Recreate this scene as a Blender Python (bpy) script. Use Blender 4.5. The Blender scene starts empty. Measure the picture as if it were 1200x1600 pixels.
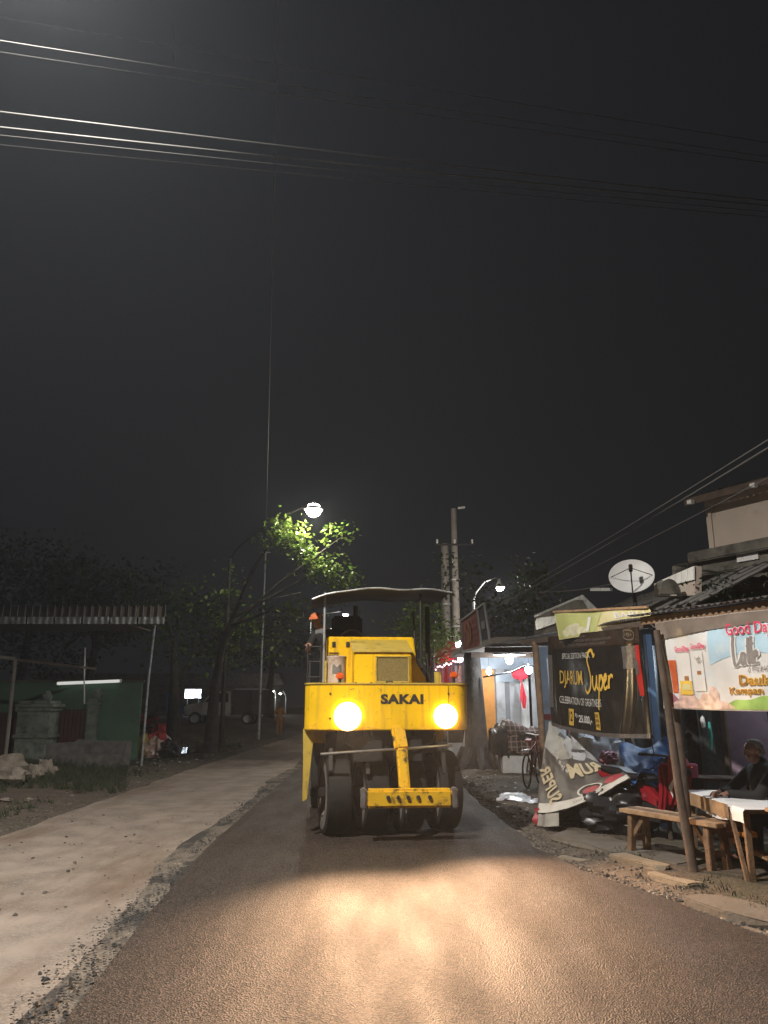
import bpy, bmesh, math, random
from mathutils import Vector, Matrix, noise, Euler
R = math.radians
rnd = random.Random(7)
SC = bpy.context.scene
COL = SC.collection

# ------------------------------------------------------------------ camera
CAM_H, PITCH = 1.65, math.atan(0.25)
cam_d = bpy.data.cameras.new('camera')
cam = bpy.data.objects.new('camera', cam_d); COL.objects.link(cam)
cam.location = (0, 0, CAM_H); cam.rotation_euler = (R(90) + PITCH, 0, 0)
cam_d.sensor_fit = 'HORIZONTAL'; cam_d.sensor_width = 36; cam_d.lens = 36
cam_d.clip_end = 1000
SC.camera = cam
# ------------------------------------------------------------------ world: dull night sky, town glow on low cloud
W = bpy.data.worlds.new('World'); SC.world = W; W.use_nodes = True
wn = W.node_tree.nodes; wl = W.node_tree.links
bg = wn['Background']
wt = wn.new('ShaderNodeTexCoord'); wno = wn.new('ShaderNodeTexNoise'); wno.inputs['Scale'].default_value = 1.6
wno.inputs['Detail'].default_value = 4
wr = wn.new('ShaderNodeValToRGB')
wr.color_ramp.elements[0].position = .3; wr.color_ramp.elements[1].position = .75
wr.color_ramp.elements[0].color = (.0062, .0064, .0075, 1); wr.color_ramp.elements[1].color = (.0088, .0090, .0102, 1)
wl.new(wt.outputs['Generated'], wno.inputs['Vector']); wl.new(wno.outputs['Fac'], wr.inputs['Fac'])
wl.new(wr.outputs['Color'], bg.inputs['Color']); bg.inputs['Strength'].default_value = 1.0
# ------------------------------------------------------------------ exposure, sampling
SC.view_settings.view_transform = 'Standard'; SC.view_settings.look = 'None'
SC.view_settings.exposure = 0; SC.view_settings.gamma = 1; SC.view_settings.use_curve_mapping = False
SC.render.engine = 'CYCLES'
SC.cycles.use_denoising = True
try: SC.cycles.denoiser = 'OPENIMAGEDENOISE'
except Exception: pass
SC.cycles.max_bounces = 6; SC.cycles.volume_bounces = 0
SC.cycles.sample_clamp_indirect = 4
SC.cycles.use_light_tree = True

LIGHT = dict(street=800, near=4600, head=1650, shop=110, far=500)

# ------------------------------------------------------------------ pixel helpers (directions only)
def ray(px, py):
    x = (px - 600) / 1200; y = (800 - py) / 1200
    return Vector((x, math.cos(PITCH) - y * math.sin(PITCH), math.sin(PITCH) + y * math.cos(PITCH)))
def P(px, py, Y):
    r = ray(px, py); t = Y / r.y
    return Vector((r.x * t, Y, CAM_H + r.z * t))
def G(px, py, z=0.0):
    r = ray(px, py); t = (z - CAM_H) / r.z
    return Vector((r.x * t, r.y * t, z))
def lerp(a, b, t): return a + (b - a) * t
def interp(x, pts):
    if x <= pts[0][0]: return pts[0][1]
    for (x0, y0), (x1, y1) in zip(pts, pts[1:]):
        if x <= x1: return lerp(y0, y1, (x - x0) / (x1 - x0))
    return pts[-1][1]
def sstep(a, b, x):
    t = max(0, min(1, (x - a) / (b - a))); return t * t * (3 - 2 * t)
def nz(x, y, z=0.0, s=1.0): return noise.noise(Vector((x * s, y * s, z * s)))

# ------------------------------------------------------------------ materials
MATS = {}
def mat(name, col, rough=.7, metal=0, var=.25, scale=6, bump=0, bscale=60, dirt=None, dirt_amt=.5, dscale=3, spec=.5, coat=0, island=0, trans=0):
    m = bpy.data.materials.new(name); m.use_nodes = True
    n = m.node_tree.nodes; l = m.node_tree.links
    b = n['Principled BSDF']
    b.inputs['Roughness'].default_value = rough; b.inputs['Metallic'].default_value = metal
    b.inputs['Specular IOR Level'].default_value = spec
    if coat: b.inputs['Coat Weight'].default_value = coat
    tc = n.new('ShaderNodeTexCoord')
    no = n.new('ShaderNodeTexNoise'); no.inputs['Scale'].default_value = scale; no.inputs['Detail'].default_value = 6
    l.new(tc.outputs['Object'], no.inputs['Vector'])
    rp = n.new('ShaderNodeValToRGB'); e = rp.color_ramp.elements
    e[0].position = .3; e[1].position = .7
    e[0].color = tuple(max(0, c * (1 - var)) for c in col) + (1,)
    e[1].color = tuple(min(1, c * (1 + var)) for c in col) + (1,)
    l.new(no.outputs['Fac'], rp.inputs['Fac'])
    out = rp.outputs['Color']
    if dirt:
        n2 = n.new('ShaderNodeTexNoise'); n2.inputs['Scale'].default_value = dscale; n2.inputs['Detail'].default_value = 10
        n2.inputs['Roughness'].default_value = .7
        l.new(tc.outputs['Object'], n2.inputs['Vector'])
        r2 = n.new('ShaderNodeValToRGB'); e2 = r2.color_ramp.elements
        c = dirt_amt
        e2[0].position = max(0, .35 + .4 * (c - .5) ); e2[1].position = min(1, e2[0].position + .14)
        l.new(n2.outputs['Fac'], r2.inputs['Fac'])
        mx = n.new('ShaderNodeMix'); mx.data_type = 'RGBA'
        mx.inputs[6].default_value = tuple(dirt) + (1,)
        l.new(r2.outputs['Color'], mx.inputs[0]); l.new(out, mx.inputs[7]); 
        # ramp 1 -> clean colour, 0 -> dirt
        out = mx.outputs[2]
    if island:
        ge = n.new('ShaderNodeNewGeometry')
        hs = n.new('ShaderNodeHueSaturation')
        mr = n.new('ShaderNodeMapRange'); mr.inputs['To Min'].default_value = 1 - island; mr.inputs['To Max'].default_value = 1 + island
        mh = n.new('ShaderNodeMapRange'); mh.inputs['To Min'].default_value = .47; mh.inputs['To Max'].default_value = .52
        l.new(ge.outputs['Random Per Island'], mr.inputs['Value']); l.new(ge.outputs['Random Per Island'], mh.inputs['Value'])
        l.new(mr.outputs['Result'], hs.inputs['Value']); l.new(mh.outputs['Result'], hs.inputs['Hue'])
        l.new(out, hs.inputs['Color']); out = hs.outputs['Color']
    l.new(out, b.inputs['Base Color'])
    if bump:
        n3 = n.new('ShaderNodeTexNoise'); n3.inputs['Scale'].default_value = bscale; n3.inputs['Detail'].default_value = 4
        l.new(tc.outputs['Object'], n3.inputs['Vector'])
        bp = n.new('ShaderNodeBump'); bp.inputs['Strength'].default_value = bump; bp.inputs['Distance'].default_value = .02
        l.new(n3.outputs['Fac'], bp.inputs['Height']); l.new(bp.outputs['Normal'], b.inputs['Normal'])
    if trans:
        # thin leaf or cloth: part of the light passes through
        tr = n.new('ShaderNodeBsdfTranslucent'); l.new(out, tr.inputs['Color'])
        ms = n.new('ShaderNodeMixShader'); ms.inputs[0].default_value = trans
        l.new(b.outputs[0], ms.inputs[1]); l.new(tr.outputs[0], ms.inputs[2])
        l.new(ms.outputs[0], n['Material Output'].inputs['Surface'])
    MATS[name] = m
    return m
def emit(name, col, s):
    m = bpy.data.materials.new(name); m.use_nodes = True
    b = m.node_tree.nodes['Principled BSDF']
    b.inputs['Base Color'].default_value = (.8, .8, .8, 1)
    b.inputs['Emission Color'].default_value = tuple(col) + (1,); b.inputs['Emission Strength'].default_value = s
    MATS[name] = m; return m

def road_material(name, col, col2, grain, rough, rough2, patch=None, wob=.35, pit=.8):
    m = mat(name, col, rough, var=.35, scale=2.2)
    n = m.node_tree.nodes; l = m.node_tree.links; b = n['Principled BSDF']
    tc = n.new('ShaderNodeTexCoord')
    base = b.inputs['Base Color'].links[0].from_socket
    vo = n.new('ShaderNodeTexVoronoi'); vo.inputs['Scale'].default_value = grain
    l.new(tc.outputs['Object'], vo.inputs['Vector'])
    sc = n.new('ShaderNodeSeparateColor'); l.new(vo.outputs['Color'], sc.inputs['Color'])
    mr = n.new('ShaderNodeMapRange'); mr.inputs['From Min'].default_value = .35; mr.inputs['From Max'].default_value = 1
    mr.inputs['To Min'].default_value = 0; mr.inputs['To Max'].default_value = .8
    l.new(sc.outputs['Red'], mr.inputs['Value'])
    mx = n.new('ShaderNodeMix'); mx.data_type = 'RGBA'
    mx.inputs[7].default_value = tuple(col2) + (1,)
    l.new(mr.outputs['Result'], mx.inputs[0]); l.new(base, mx.inputs[6])
    out = mx.outputs[2]
    if patch:
        pcol, pscale, lo, hi, stretch = patch
        mp = n.new('ShaderNodeMapping'); mp.inputs['Scale'].default_value = stretch
        l.new(tc.outputs['Object'], mp.inputs['Vector'])
        pn = n.new('ShaderNodeTexNoise'); pn.inputs['Scale'].default_value = pscale; pn.inputs['Detail'].default_value = 9
        pn.inputs['Roughness'].default_value = .68
        l.new(mp.outputs['Vector'], pn.inputs['Vector'])
        pr = n.new('ShaderNodeMapRange'); pr.inputs['From Min'].default_value = lo; pr.inputs['From Max'].default_value = hi
        l.new(pn.outputs['Fac'], pr.inputs['Value'])
        mx2 = n.new('ShaderNodeMix'); mx2.data_type = 'RGBA'; mx2.inputs[7].default_value = tuple(pcol) + (1,)
        l.new(pr.outputs['Result'], mx2.inputs[0]); l.new(out, mx2.inputs[6]); out = mx2.outputs[2]
    l.new(out, b.inputs['Base Color'])
    nr = n.new('ShaderNodeTexNoise'); nr.inputs['Scale'].default_value = 1.3; nr.inputs['Detail'].default_value = 6
    mpr = n.new('ShaderNodeMapping'); mpr.inputs['Scale'].default_value = (2.4, .5, 1)
    l.new(tc.outputs['Object'], mpr.inputs['Vector']); l.new(mpr.outputs['Vector'], nr.inputs['Vector'])
    rr = n.new('ShaderNodeMapRange'); rr.inputs['From Min'].default_value = .35; rr.inputs['From Max'].default_value = .65
    rr.inputs['To Min'].default_value = rough; rr.inputs['To Max'].default_value = rough2
    l.new(nr.outputs['Fac'], rr.inputs['Value']); l.new(rr.outputs['Result'], b.inputs['Roughness'])
    bp = n.new('ShaderNodeBump'); bp.inputs['Strength'].default_value = pit; bp.inputs['Distance'].default_value = .008
    bp2 = n.new('ShaderNodeBump'); bp2.inputs['Strength'].default_value = wob; bp2.inputs['Distance'].default_value = .02
    nb = n.new('ShaderNodeTexNoise'); nb.inputs['Scale'].default_value = 22; nb.inputs['Detail'].default_value = 5
    l.new(tc.outputs['Object'], nb.inputs['Vector'])
    l.new(nb.outputs['Fac'], bp2.inputs['Height'])
    l.new(vo.outputs['Distance'], bp.inputs['Height']); l.new(bp2.outputs['Normal'], bp.inputs['Normal'])
    l.new(bp.outputs['Normal'], b.inputs['Normal'])
    return m

road_material('asphalt', (.022, .0175, .016), (.115, .085, .068), 85, .55, .70, wob=.05, pit=1.0)
MATS['asphalt'].node_tree.nodes['Principled BSDF'].inputs['Specular IOR Level'].default_value = .22
road_material('concrete', (.235, .193, .160), (.30, .25, .21), 60, .75, .9, patch=((.15, .105, .073), .6, .50, .68, (1.5, .35, 1)), wob=.2)
road_material('earth', (.080, .061, .045), (.13, .105, .085), 30, .8, .95, patch=((.05, .055, .03), .35, .5, .62, (1, 1, 1)))
road_material('crumbs', (.12, .10, .08), (.20, .17, .14), 45, .8, .95, patch=((.035, .032, .03), 2.2, .48, .56, (1, .45, 1)))
mat('yellow', (.84, .52, .006), .42, var=.10, scale=3, dirt=(.16, .085, .03), dirt_amt=.31, dscale=11, bump=.10, bscale=5, spec=.3)
streaks = MATS['yellow']
def add_streaks(m):
    n = m.node_tree.nodes; l = m.node_tree.links; b = n['Principled BSDF']; src = b.inputs['Base Color'].links[0].from_socket
    tc = n.new('ShaderNodeTexCoord'); mp = n.new('ShaderNodeMapping'); mp.inputs['Scale'].default_value = (16, 16, 1.1)
    no = n.new('ShaderNodeTexNoise'); no.inputs['Scale'].default_value = 1; no.inputs['Detail'].default_value = 7
    l.new(tc.outputs['Object'], mp.inputs['Vector']); l.new(mp.outputs['Vector'], no.inputs['Vector'])
    mr = n.new('ShaderNodeMapRange'); mr.inputs['From Min'].default_value = .52; mr.inputs['From Max'].default_value = .78; mr.inputs['To Max'].default_value = .8
    l.new(no.outputs['Fac'], mr.inputs['Value'])
    mx = n.new('ShaderNodeMix'); mx.data_type = 'RGBA'; mx.inputs[7].default_value = (.42, .24, .03, 1)
    l.new(mr.outputs['Result'], mx.inputs[0]); l.new(src, mx.inputs[6]); l.new(mx.outputs[2], b.inputs['Base Color'])
add_streaks(streaks)
mat('yellow_worn', (.78, .46, .012), .5, var=.12, scale=4, dirt=(.045, .03, .025), dirt_amt=.48, dscale=9)
mat('yellow_dull', (.50, .36, .06), .5, var=.15, dirt=(.16, .10, .05), dirt_amt=.35, dscale=6)
mat('olive_mesh', (.20, .15, .045), .75, var=.2, scale=40, bump=.3, bscale=220)
mat('rubber', (.011, .0105, .0105), .85, var=.3, dirt=(.026, .023, .021), dirt_amt=.35, dscale=5, bump=.15, bscale=40)
mat('rubber_side', (.17, .155, .14), .8, var=.3, dirt=(.16, .14, .12), dirt_amt=.5, dscale=6)
mat('dusty_rim', (.15, .125, .10), .8, var=.3, dirt=(.08, .06, .045), dirt_amt=.5, dscale=8)
mat('black_metal', (.022, .02, .02), .6, .2, var=.3, dirt=(.06, .04, .03), dirt_amt=.4, dscale=8)
mat('steel', (.42, .42, .42), .35, .9, var=.2, dirt=(.18, .11, .07), dirt_amt=.3)
mat('galv', (.40, .42, .43), .45, .6, var=.2, dirt=(.12, .09, .07), dirt_amt=.4, dscale=3)
mat('rust_tin', (.17, .16, .155), .6, .3, var=.3, dirt=(.12, .065, .04), dirt_amt=.5, dscale=1.8)
mat('drum', (.52, .42, .34), .6, var=.2, dirt=(.30, .17, .11), dirt_amt=.48, dscale=8)
mat('orange_lens', (.75, .13, .02), .25, var=.1)
mat('black_paint', (.03, .026, .022), .5, var=.1)
mat('wood', (.19, .115, .065), .75, var=.35, scale=9, dirt=(.10, .07, .05), dirt_amt=.4, dscale=7, bump=.3, bscale=50)
mat('wood_light', (.38, .24, .135), .7, var=.25, scale=9, dirt=(.24, .15, .09), dirt_amt=.4, dscale=7, bump=.25, bscale=50)
mat('wood_dark', (.085, .06, .045), .8, var=.35, bump=.35, bscale=40)
mat('bark', (.045, .040, .037), .9, var=.4, scale=5, bump=1, bscale=18)
mat('concrete_pole', (.22, .20, .18), .85, var=.2, scale=3, bump=.2, bscale=30)
mat('old_wall', (.13, .12, .10), .9, var=.4, scale=3, dirt=(.045, .045, .035), dirt_amt=.55, dscale=2.2, bump=.5, bscale=14)
mat('cream_wall', (.46, .39, .33), .85, var=.08, scale=2, dirt=(.33, .27, .22), dirt_amt=.4, dscale=1.4, bump=.1, bscale=20)
mat('white_paint', (.74, .74, .72), .5, var=.08, dirt=(.45, .42, .38), dirt_amt=.3, dscale=4)
mat('white_cloth', (.72, .72, .74), .8, var=.06, bump=.1, bscale=20)
mat('grey_board', (.42, .43, .45), .6, var=.15, scale=3, dirt=(.26, .25, .24), dirt_amt=.35)
mat('grey_board_dark', (.20, .21, .23), .6, var=.15, scale=3)
mat('blue_grey_board', (.42, .50, .60), .55, var=.12, dirt=(.3, .33, .38), dirt_amt=.3)
mat('orange_wood', (.62, .25, .04), .55, var=.15, scale=5, dirt=(.40, .15, .03), dirt_amt=.3)
mat('green_wall', (.090, .175, .120), .85, var=.12, scale=2, dirt=(.055, .11, .075), dirt_amt=.42, dscale=1.2)
mat('green_paint', (.06, .28, .14), .6, var=.1)
mat('mossy', (.20, .235, .20), .9, var=.35, scale=4, dirt=(.075, .10, .07), dirt_amt=.5, dscale=3, bump=.5, bscale=18)
mat('maroon', (.075, .03, .03), .7, var=.2)
mat('red_dark', (.30, .03, .03), .5, var=.15)
mat('red_cloth', (.50, .02, .04), .8, var=.12)
mat('red_plastic', (.27, .010, .020), .3, var=.15, coat=.3, dirt=(.12, .02, .02), dirt_amt=.3)
mat('pink', (.75, .22, .40), .6, var=.05)
mat('blue_tarp', (.03, .11, .30), .62, var=.3, scale=5, bump=.4, bscale=12)
mat('blue_post', (.10, .20, .36), .5, var=.15)
mat('blue_board', (.05, .22, .60), .5, var=.1)
mat('teal', (.05, .42, .36), .5)
mat('purple_wall', (.27, .20, .26), .8, var=.1, dirt=(.18, .14, .18), dirt_amt=.4)
mat('curtain', (.035, .040, .040), .9, var=.5, scale=18, trans=.1)
mat('tarp_dark', (.075, .062, .055), .5, var=.2, scale=3, dirt=(.12, .105, .095), dirt_amt=.4, dscale=3)
mat('tarp_back', (.36, .34, .30), .6, var=.2, scale=3, dirt=(.24, .22, .20), dirt_amt=.4, dscale=5)
mat('tarp_white', (.60, .56, .50), .55, var=.1, dirt=(.42, .38, .33), dirt_amt=.35, dscale=6)
mat('tarp_gold', (.52, .42, .26), .55, var=.1)
mat('tarp_red', (.36, .03, .04), .5, var=.1)
mat('vinyl_black', (.020, .017, .016), .22, var=.3, coat=.2, bump=.12, bscale=5)
mat('vinyl_brown', (.045, .028, .020), .25, var=.3)
mat('vinyl_red', (.50, .02, .015), .3, var=.1)
mat('vinyl_grey', (.13, .115, .11), .3, var=.5, scale=30)
mat('print_gold', (.75, .48, .08), .35, var=.15)
mat('print_white', (.72, .72, .70), .4, var=.04)
mat('print_dim', (.15, .14, .13), .4, var=.1)
mat('vinyl_sky', (.42, .60, .72), .35, var=.14, scale=2.5, dirt=(.60, .66, .70), dirt_amt=.5, dscale=1.6)
mat('banner_photo', (.66, .65, .64), .35, var=.12, scale=3, dirt=(.48, .60, .68), dirt_amt=.45, dscale=1.8)
mat('vinyl_blue', (.25, .52, .72), .35, var=.12, scale=2)
mat('vinyl_pale', (.70, .68, .66), .35, var=.08, scale=3)
mat('vinyl_back', (.20, .165, .14), .28, var=.25, scale=4, bump=.3, bscale=8)
mat('vinyl_peach', (.62, .42, .35), .35, var=.45, scale=11, dirt=(.70, .58, .52), dirt_amt=.5, dscale=14)
mat('vinyl_purple', (.34, .13, .17), .35, var=.2, scale=9)
mat('vinyl_green', (.32, .50, .13), .35, var=.3, scale=6)
mat('vinyl_straw', (.62, .56, .27), .35, var=.1, scale=2)
mat('vinyl_lime', (.47, .50, .18), .35, var=.15, scale=2)
mat('print_cream', (.60, .58, .40), .4, var=.2, scale=9)
mat('print_pink', (.72, .06, .15), .4, var=.1)
mat('print_brown', (.34, .14, .05), .4, var=.25, scale=12)
mat('print_coffee', (.56, .12, .045), .4, var=.2, scale=9)
mat('print_yellow', (.80, .52, .07), .4, var=.15)
mat('print_grey', (.26, .23, .22), .4, var=.1)
mat('sign_red', (.22, .055, .045), .5, var=.3, scale=6, dirt=(.30, .13, .10), dirt_amt=.3, dscale=9)
mat('sign_navy', (.05, .06, .085), .4, var=.2)
mat('alu', (.60, .60, .60), .4, .4, var=.1)
mat('dish', (.70, .71, .71), .5, var=.04)
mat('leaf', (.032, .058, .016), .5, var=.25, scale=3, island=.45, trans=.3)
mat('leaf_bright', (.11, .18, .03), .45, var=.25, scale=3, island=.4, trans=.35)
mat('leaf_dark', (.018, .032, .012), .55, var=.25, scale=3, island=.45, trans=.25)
mat('grass', (.034, .042, .020), .8, var=.3, island=.4)
mat('rock', (.24, .205, .17), .9, var=.3, scale=4, bump=.6, bscale=10, dirt=(.12, .10, .075), dirt_amt=.45)
mat('rubble', (.115, .11, .105), .9, var=.35, scale=5, bump=.6, bscale=12)
mat('slab', (.135, .115, .095), .88, var=.2, scale=4, dirt=(.15, .125, .095), dirt_amt=.45, dscale=3, bump=.4, bscale=25)
mat('slab_pale', (.21, .175, .13), .88, var=.2, scale=6, dirt=(.2, .16, .11), dirt_amt=.4, dscale=6, bump=.4, bscale=30)
mat('pebble', (.115, .098, .082), .85, var=.3, island=.6)
mat('litter', (.55, .55, .56), .6, var=.2)
mat('crumb_black', (.03, .028, .027), .6, var=.3, island=.4)
mat('plastic_yellow', (.55, .42, .05), .4, var=.15)
mat('plastic_red', (.50, .05, .06), .4, var=.2)
mat('plastic_white', (.60, .60, .60), .4, var=.15)
mat('plastic_pale', (.55, .60, .68), .3, var=.3, scale=9, bump=.4, bscale=14)
mat('plastic_black', (.02, .02, .022), .35, var=.2)
mat('car_grey', (.42, .42, .41), .35, .3, var=.1, coat=.4)
mat('car_dark', (.05, .05, .06), .4, .2, var=.2)
mat('car_glass', (.02, .025, .03), .08, var=.1)
mat('skin', (.33, .17, .105), .55, var=.1)
mat('skin_dark', (.20, .10, .065), .55, var=.1)
mat('hair_grey', (.25, .24, .23), .8, var=.35, scale=60, bump=.6, bscale=90)
mat('jacket', (.010, .010, .011), .85, var=.3)
mat('trousers', (.03, .03, .035), .85, var=.3)
mat('orange_cap', (.62, .17, .06), .7, var=.12)
mat('vest', (.32, .15, .03), .7, var=.12)
mat('wire', (.075, .075, .075), .65, 0, var=.1)
mat('pipe_white', (.80, .80, .78), .4, var=.04)
emit('lamp_warm', (1, .88, .70), 60)
emit('lamp_white', (1, .97, .92), 40)
emit('lamp_far', (1, .95, .85), 40)
emit('bulb', (.88, .95, 1), 30)
emit('head_lens', (1, .80, .48), 45)
emit('head_glow', (1, .60, .17), 9)  # warm glare round the headlights, put in as emission
emit('fairy', (1, .42, .45), 4)
emit('trim_glow', (1, 1, .95), .55)  # faint emission stands in for light caught by the white roof trim
m = emit('lit_sign', (.75, .88, 1), 3.2)
_n = m.node_tree.nodes; _l = m.node_tree.links
_tc = _n.new('ShaderNodeTexCoord'); _vo = _n.new('ShaderNodeTexNoise'); _vo.inputs['Scale'].default_value = 2.6
_mr = _n.new('ShaderNodeMapRange'); _mr.inputs['From Min'].default_value = .42; _mr.inputs['From Max'].default_value = .55
_mr.inputs['To Min'].default_value = .25; _mr.inputs['To Max'].default_value = 4.5
_l.new(_tc.outputs['Object'], _vo.inputs['Vector']); _l.new(_vo.outputs['Fac'], _mr.inputs['Value'])
_l.new(_mr.outputs['Result'], _n['Principled BSDF'].inputs['Emission Strength'])
def water_material():
    m = bpy.data.materials.new('puddle_water'); m.use_nodes = True
    n = m.node_tree.nodes; l = m.node_tree.links; b = n['Principled BSDF']
    b.inputs['Base Color'].default_value = (.02, .018, .015, 1); b.inputs['Roughness'].default_value = .04
    tc = n.new('ShaderNodeTexCoord'); no = n.new('ShaderNodeTexNoise'); no.inputs['Scale'].default_value = 2.2
    l.new(tc.outputs['Object'], no.inputs['Vector'])
    bp = n.new('ShaderNodeBump'); bp.inputs['Strength'].default_value = .12; bp.inputs['Distance'].default_value = .05
    l.new(no.outputs['Fac'], bp.inputs['Height']); l.new(bp.outputs['Normal'], b.inputs['Normal'])
    MATS['puddle_water'] = m
water_material()
def plaid_material():
    m = mat('plaid', (.085, .055, .055), .85, var=.2)
    n = m.node_tree.nodes; l = m.node_tree.links; b = n['Principled BSDF']
    base = b.inputs['Base Color'].links[0].from_socket
    tc = n.new('ShaderNodeTexCoord'); out = base
    for ax in ('X', 'Z'):
        w = n.new('ShaderNodeTexWave'); w.bands_direction = ax; w.inputs['Scale'].default_value = 2.6; w.inputs['Distortion'].default_value = 1.2
        l.new(tc.outputs['Object'], w.inputs['Vector'])
        mr = n.new('ShaderNodeMapRange'); mr.inputs['From Min'].default_value = .82; mr.inputs['From Max'].default_value = .95; mr.inputs['To Max'].default_value = .75
        l.new(w.outputs['Fac'], mr.inputs['Value'])
        mx = n.new('ShaderNodeMix'); mx.data_type = 'RGBA'; mx.inputs[7].default_value = (.36, .28, .24, 1)
        l.new(mr.outputs['Result'], mx.inputs[0]); l.new(out, mx.inputs[6]); out = mx.outputs[2]
    l.new(out, b.inputs['Base Color'])
plaid_material()

# ------------------------------------------------------------------ mesh building
class B:
    def __init__(s): s.v = []; s.f = []
    def add(s, vs, fs):
        o = len(s.v); s.v += [Vector(p) for p in vs]; s.f += [tuple(i + o for i in f) for f in fs]; return s
    def box(s, c, d, rot=None, taper=1.0):
        c = Vector(c); x, y, z = (k / 2 for k in d); vs = []
        for sz in (-1, 1):
            k = taper if sz > 0 else 1
            for sx, sy in ((-1, -1), (1, -1), (1, 1), (-1, 1)): vs.append(Vector((sx * x * k, sy * y * k, sz * z)))
        if rot is not None:
            M = Euler(rot).to_matrix(); vs = [M @ p for p in vs]
        return s.add([c + p for p in vs], [(3, 2, 1, 0), (4, 5, 6, 7), (0, 1, 5, 4), (1, 2, 6, 5), (2, 3, 7, 6), (3, 0, 4, 7)])
    def beam(s, a, b, w, h, up=(0, 0, 1)):
        a = Vector(a); b = Vector(b); d = (b - a).normalized(); up = Vector(up)
        if abs(d.dot(up)) > .98: up = Vector((1, 0, 0))
        x = d.cross(up).normalized(); y = x.cross(d)
        vs = [q + x * sx * w / 2 + y * sy * h / 2 for q in (a, b) for sx, sy in ((-1, -1), (1, -1), (1, 1), (-1, 1))]
        return s.add(vs, [(0, 1, 2, 3), (7, 6, 5, 4), (0, 4, 5, 1), (1, 5, 6, 2), (2, 6, 7, 3), (3, 7, 4, 0)])
    def tube(s, pts, r, n=8, cap=True):
        pts = [Vector(p) for p in pts]; rs = r if isinstance(r, (list, tuple)) else [r] * len(pts)
        vs = []; fs = []; prev = None
        for i, p in enumerate(pts):
            d = (pts[min(i + 1, len(pts) - 1)] - pts[max(i - 1, 0)]).normalized()
            if prev is None: x = d.orthogonal().normalized()
            else: x = (prev - d * prev.dot(d)).normalized()
            prev = x; y = d.cross(x)
            for k in range(n):
                a = 2 * math.pi * k / n; vs.append(p + (x * math.cos(a) + y * math.sin(a)) * rs[i])
        for i in range(len(pts) - 1):
            for k in range(n):
                k2 = (k + 1) % n; fs.append((i * n + k, i * n + k2, (i + 1) * n + k2, (i + 1) * n + k))
        if cap: fs.append(tuple(range(n - 1, -1, -1))); fs.append(tuple((len(pts) - 1) * n + k for k in range(n)))
        return s.add(vs, fs)
    def lathe(s, prof, n=20, axis='z', c=(0, 0, 0)):
        vs = []; fs = []; m = len(prof)
        for k in range(n):
            a = 2 * math.pi * k / n; ca, sa = math.cos(a), math.sin(a)
            for r, h in prof:
                p = (r * ca, r * sa, h) if axis == 'z' else ((h, r * ca, r * sa) if axis == 'x' else (r * sa, h, r * ca))
                vs.append(Vector(c) + Vector(p))
        for k in range(n):
            k2 = (k + 1) % n
            for i in range(m - 1): fs.append((k * m + i, k2 * m + i, k2 * m + i + 1, k * m + i + 1))
        return s.add(vs, fs)
    def ball(s, c, r, n=12, m=8, jit=0, seed=0, crump=0):
        rx, ry, rz = r if isinstance(r, (tuple, list)) else (r, r, r); c = Vector(c); vs = []; fs = []
        for j in range(1, m):
            t = math.pi * j / m
            for k in range(n):
                a = 2 * math.pi * k / n
                d = Vector((math.sin(t) * math.cos(a), math.sin(t) * math.sin(a), math.cos(t)))
                q = 1 + (jit * noise.noise(d * 2.1 + Vector((seed, seed * .7, 0))) if jit else 0)
                if crump: q += crump * (.5 - abs(noise.noise(d * 4.3 + Vector((seed, 1, seed))))) + crump * .5 * (.5 - abs(noise.noise(d * 9.1 + Vector((1, seed, 0)))))
                vs.append(c + Vector((d.x * rx, d.y * ry, d.z * rz)) * q)
        vs += [c + Vector((0, 0, rz)), c - Vector((0, 0, rz))]; N = len(vs)
        for j in range(m - 2):
            for k in range(n):
                k2 = (k + 1) % n; fs.append((j * n + k, (j + 1) * n + k, (j + 1) * n + k2, j * n + k2))
        for k in range(n):
            k2 = (k + 1) % n; fs.append((N - 2, k, k2)); fs.append((N - 1, (m - 2) * n + k2, (m - 2) * n + k))
        return s.add(vs, fs)
    def grid(s, fn, nu, nv, u0=0, u1=1, v0=0, v1=1):
        vs = [fn(lerp(u0, u1, i / nu), lerp(v0, v1, j / nv)) for j in range(nv + 1) for i in range(nu + 1)]
        fs = [(j * (nu + 1) + i, j * (nu + 1) + i + 1, (j + 1) * (nu + 1) + i + 1, (j + 1) * (nu + 1) + i) for j in range(nv) for i in range(nu)]
        return s.add(vs, fs)
    def prism(s, outline, y0, y1, axis='y'):
        n = len(outline); vs = []
        for y in (y0, y1):
            for a, b in outline:
                vs.append((a, y, b) if axis == 'y' else ((y, a, b) if axis == 'x' else (a, b, y)))
        fs = [tuple(range(n)), tuple(range(2 * n - 1, n - 1, -1))]
        for i in range(n):
            j = (i + 1) % n; fs.append((i, i + n, j + n, j))
        return s.add(vs, fs)

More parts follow.
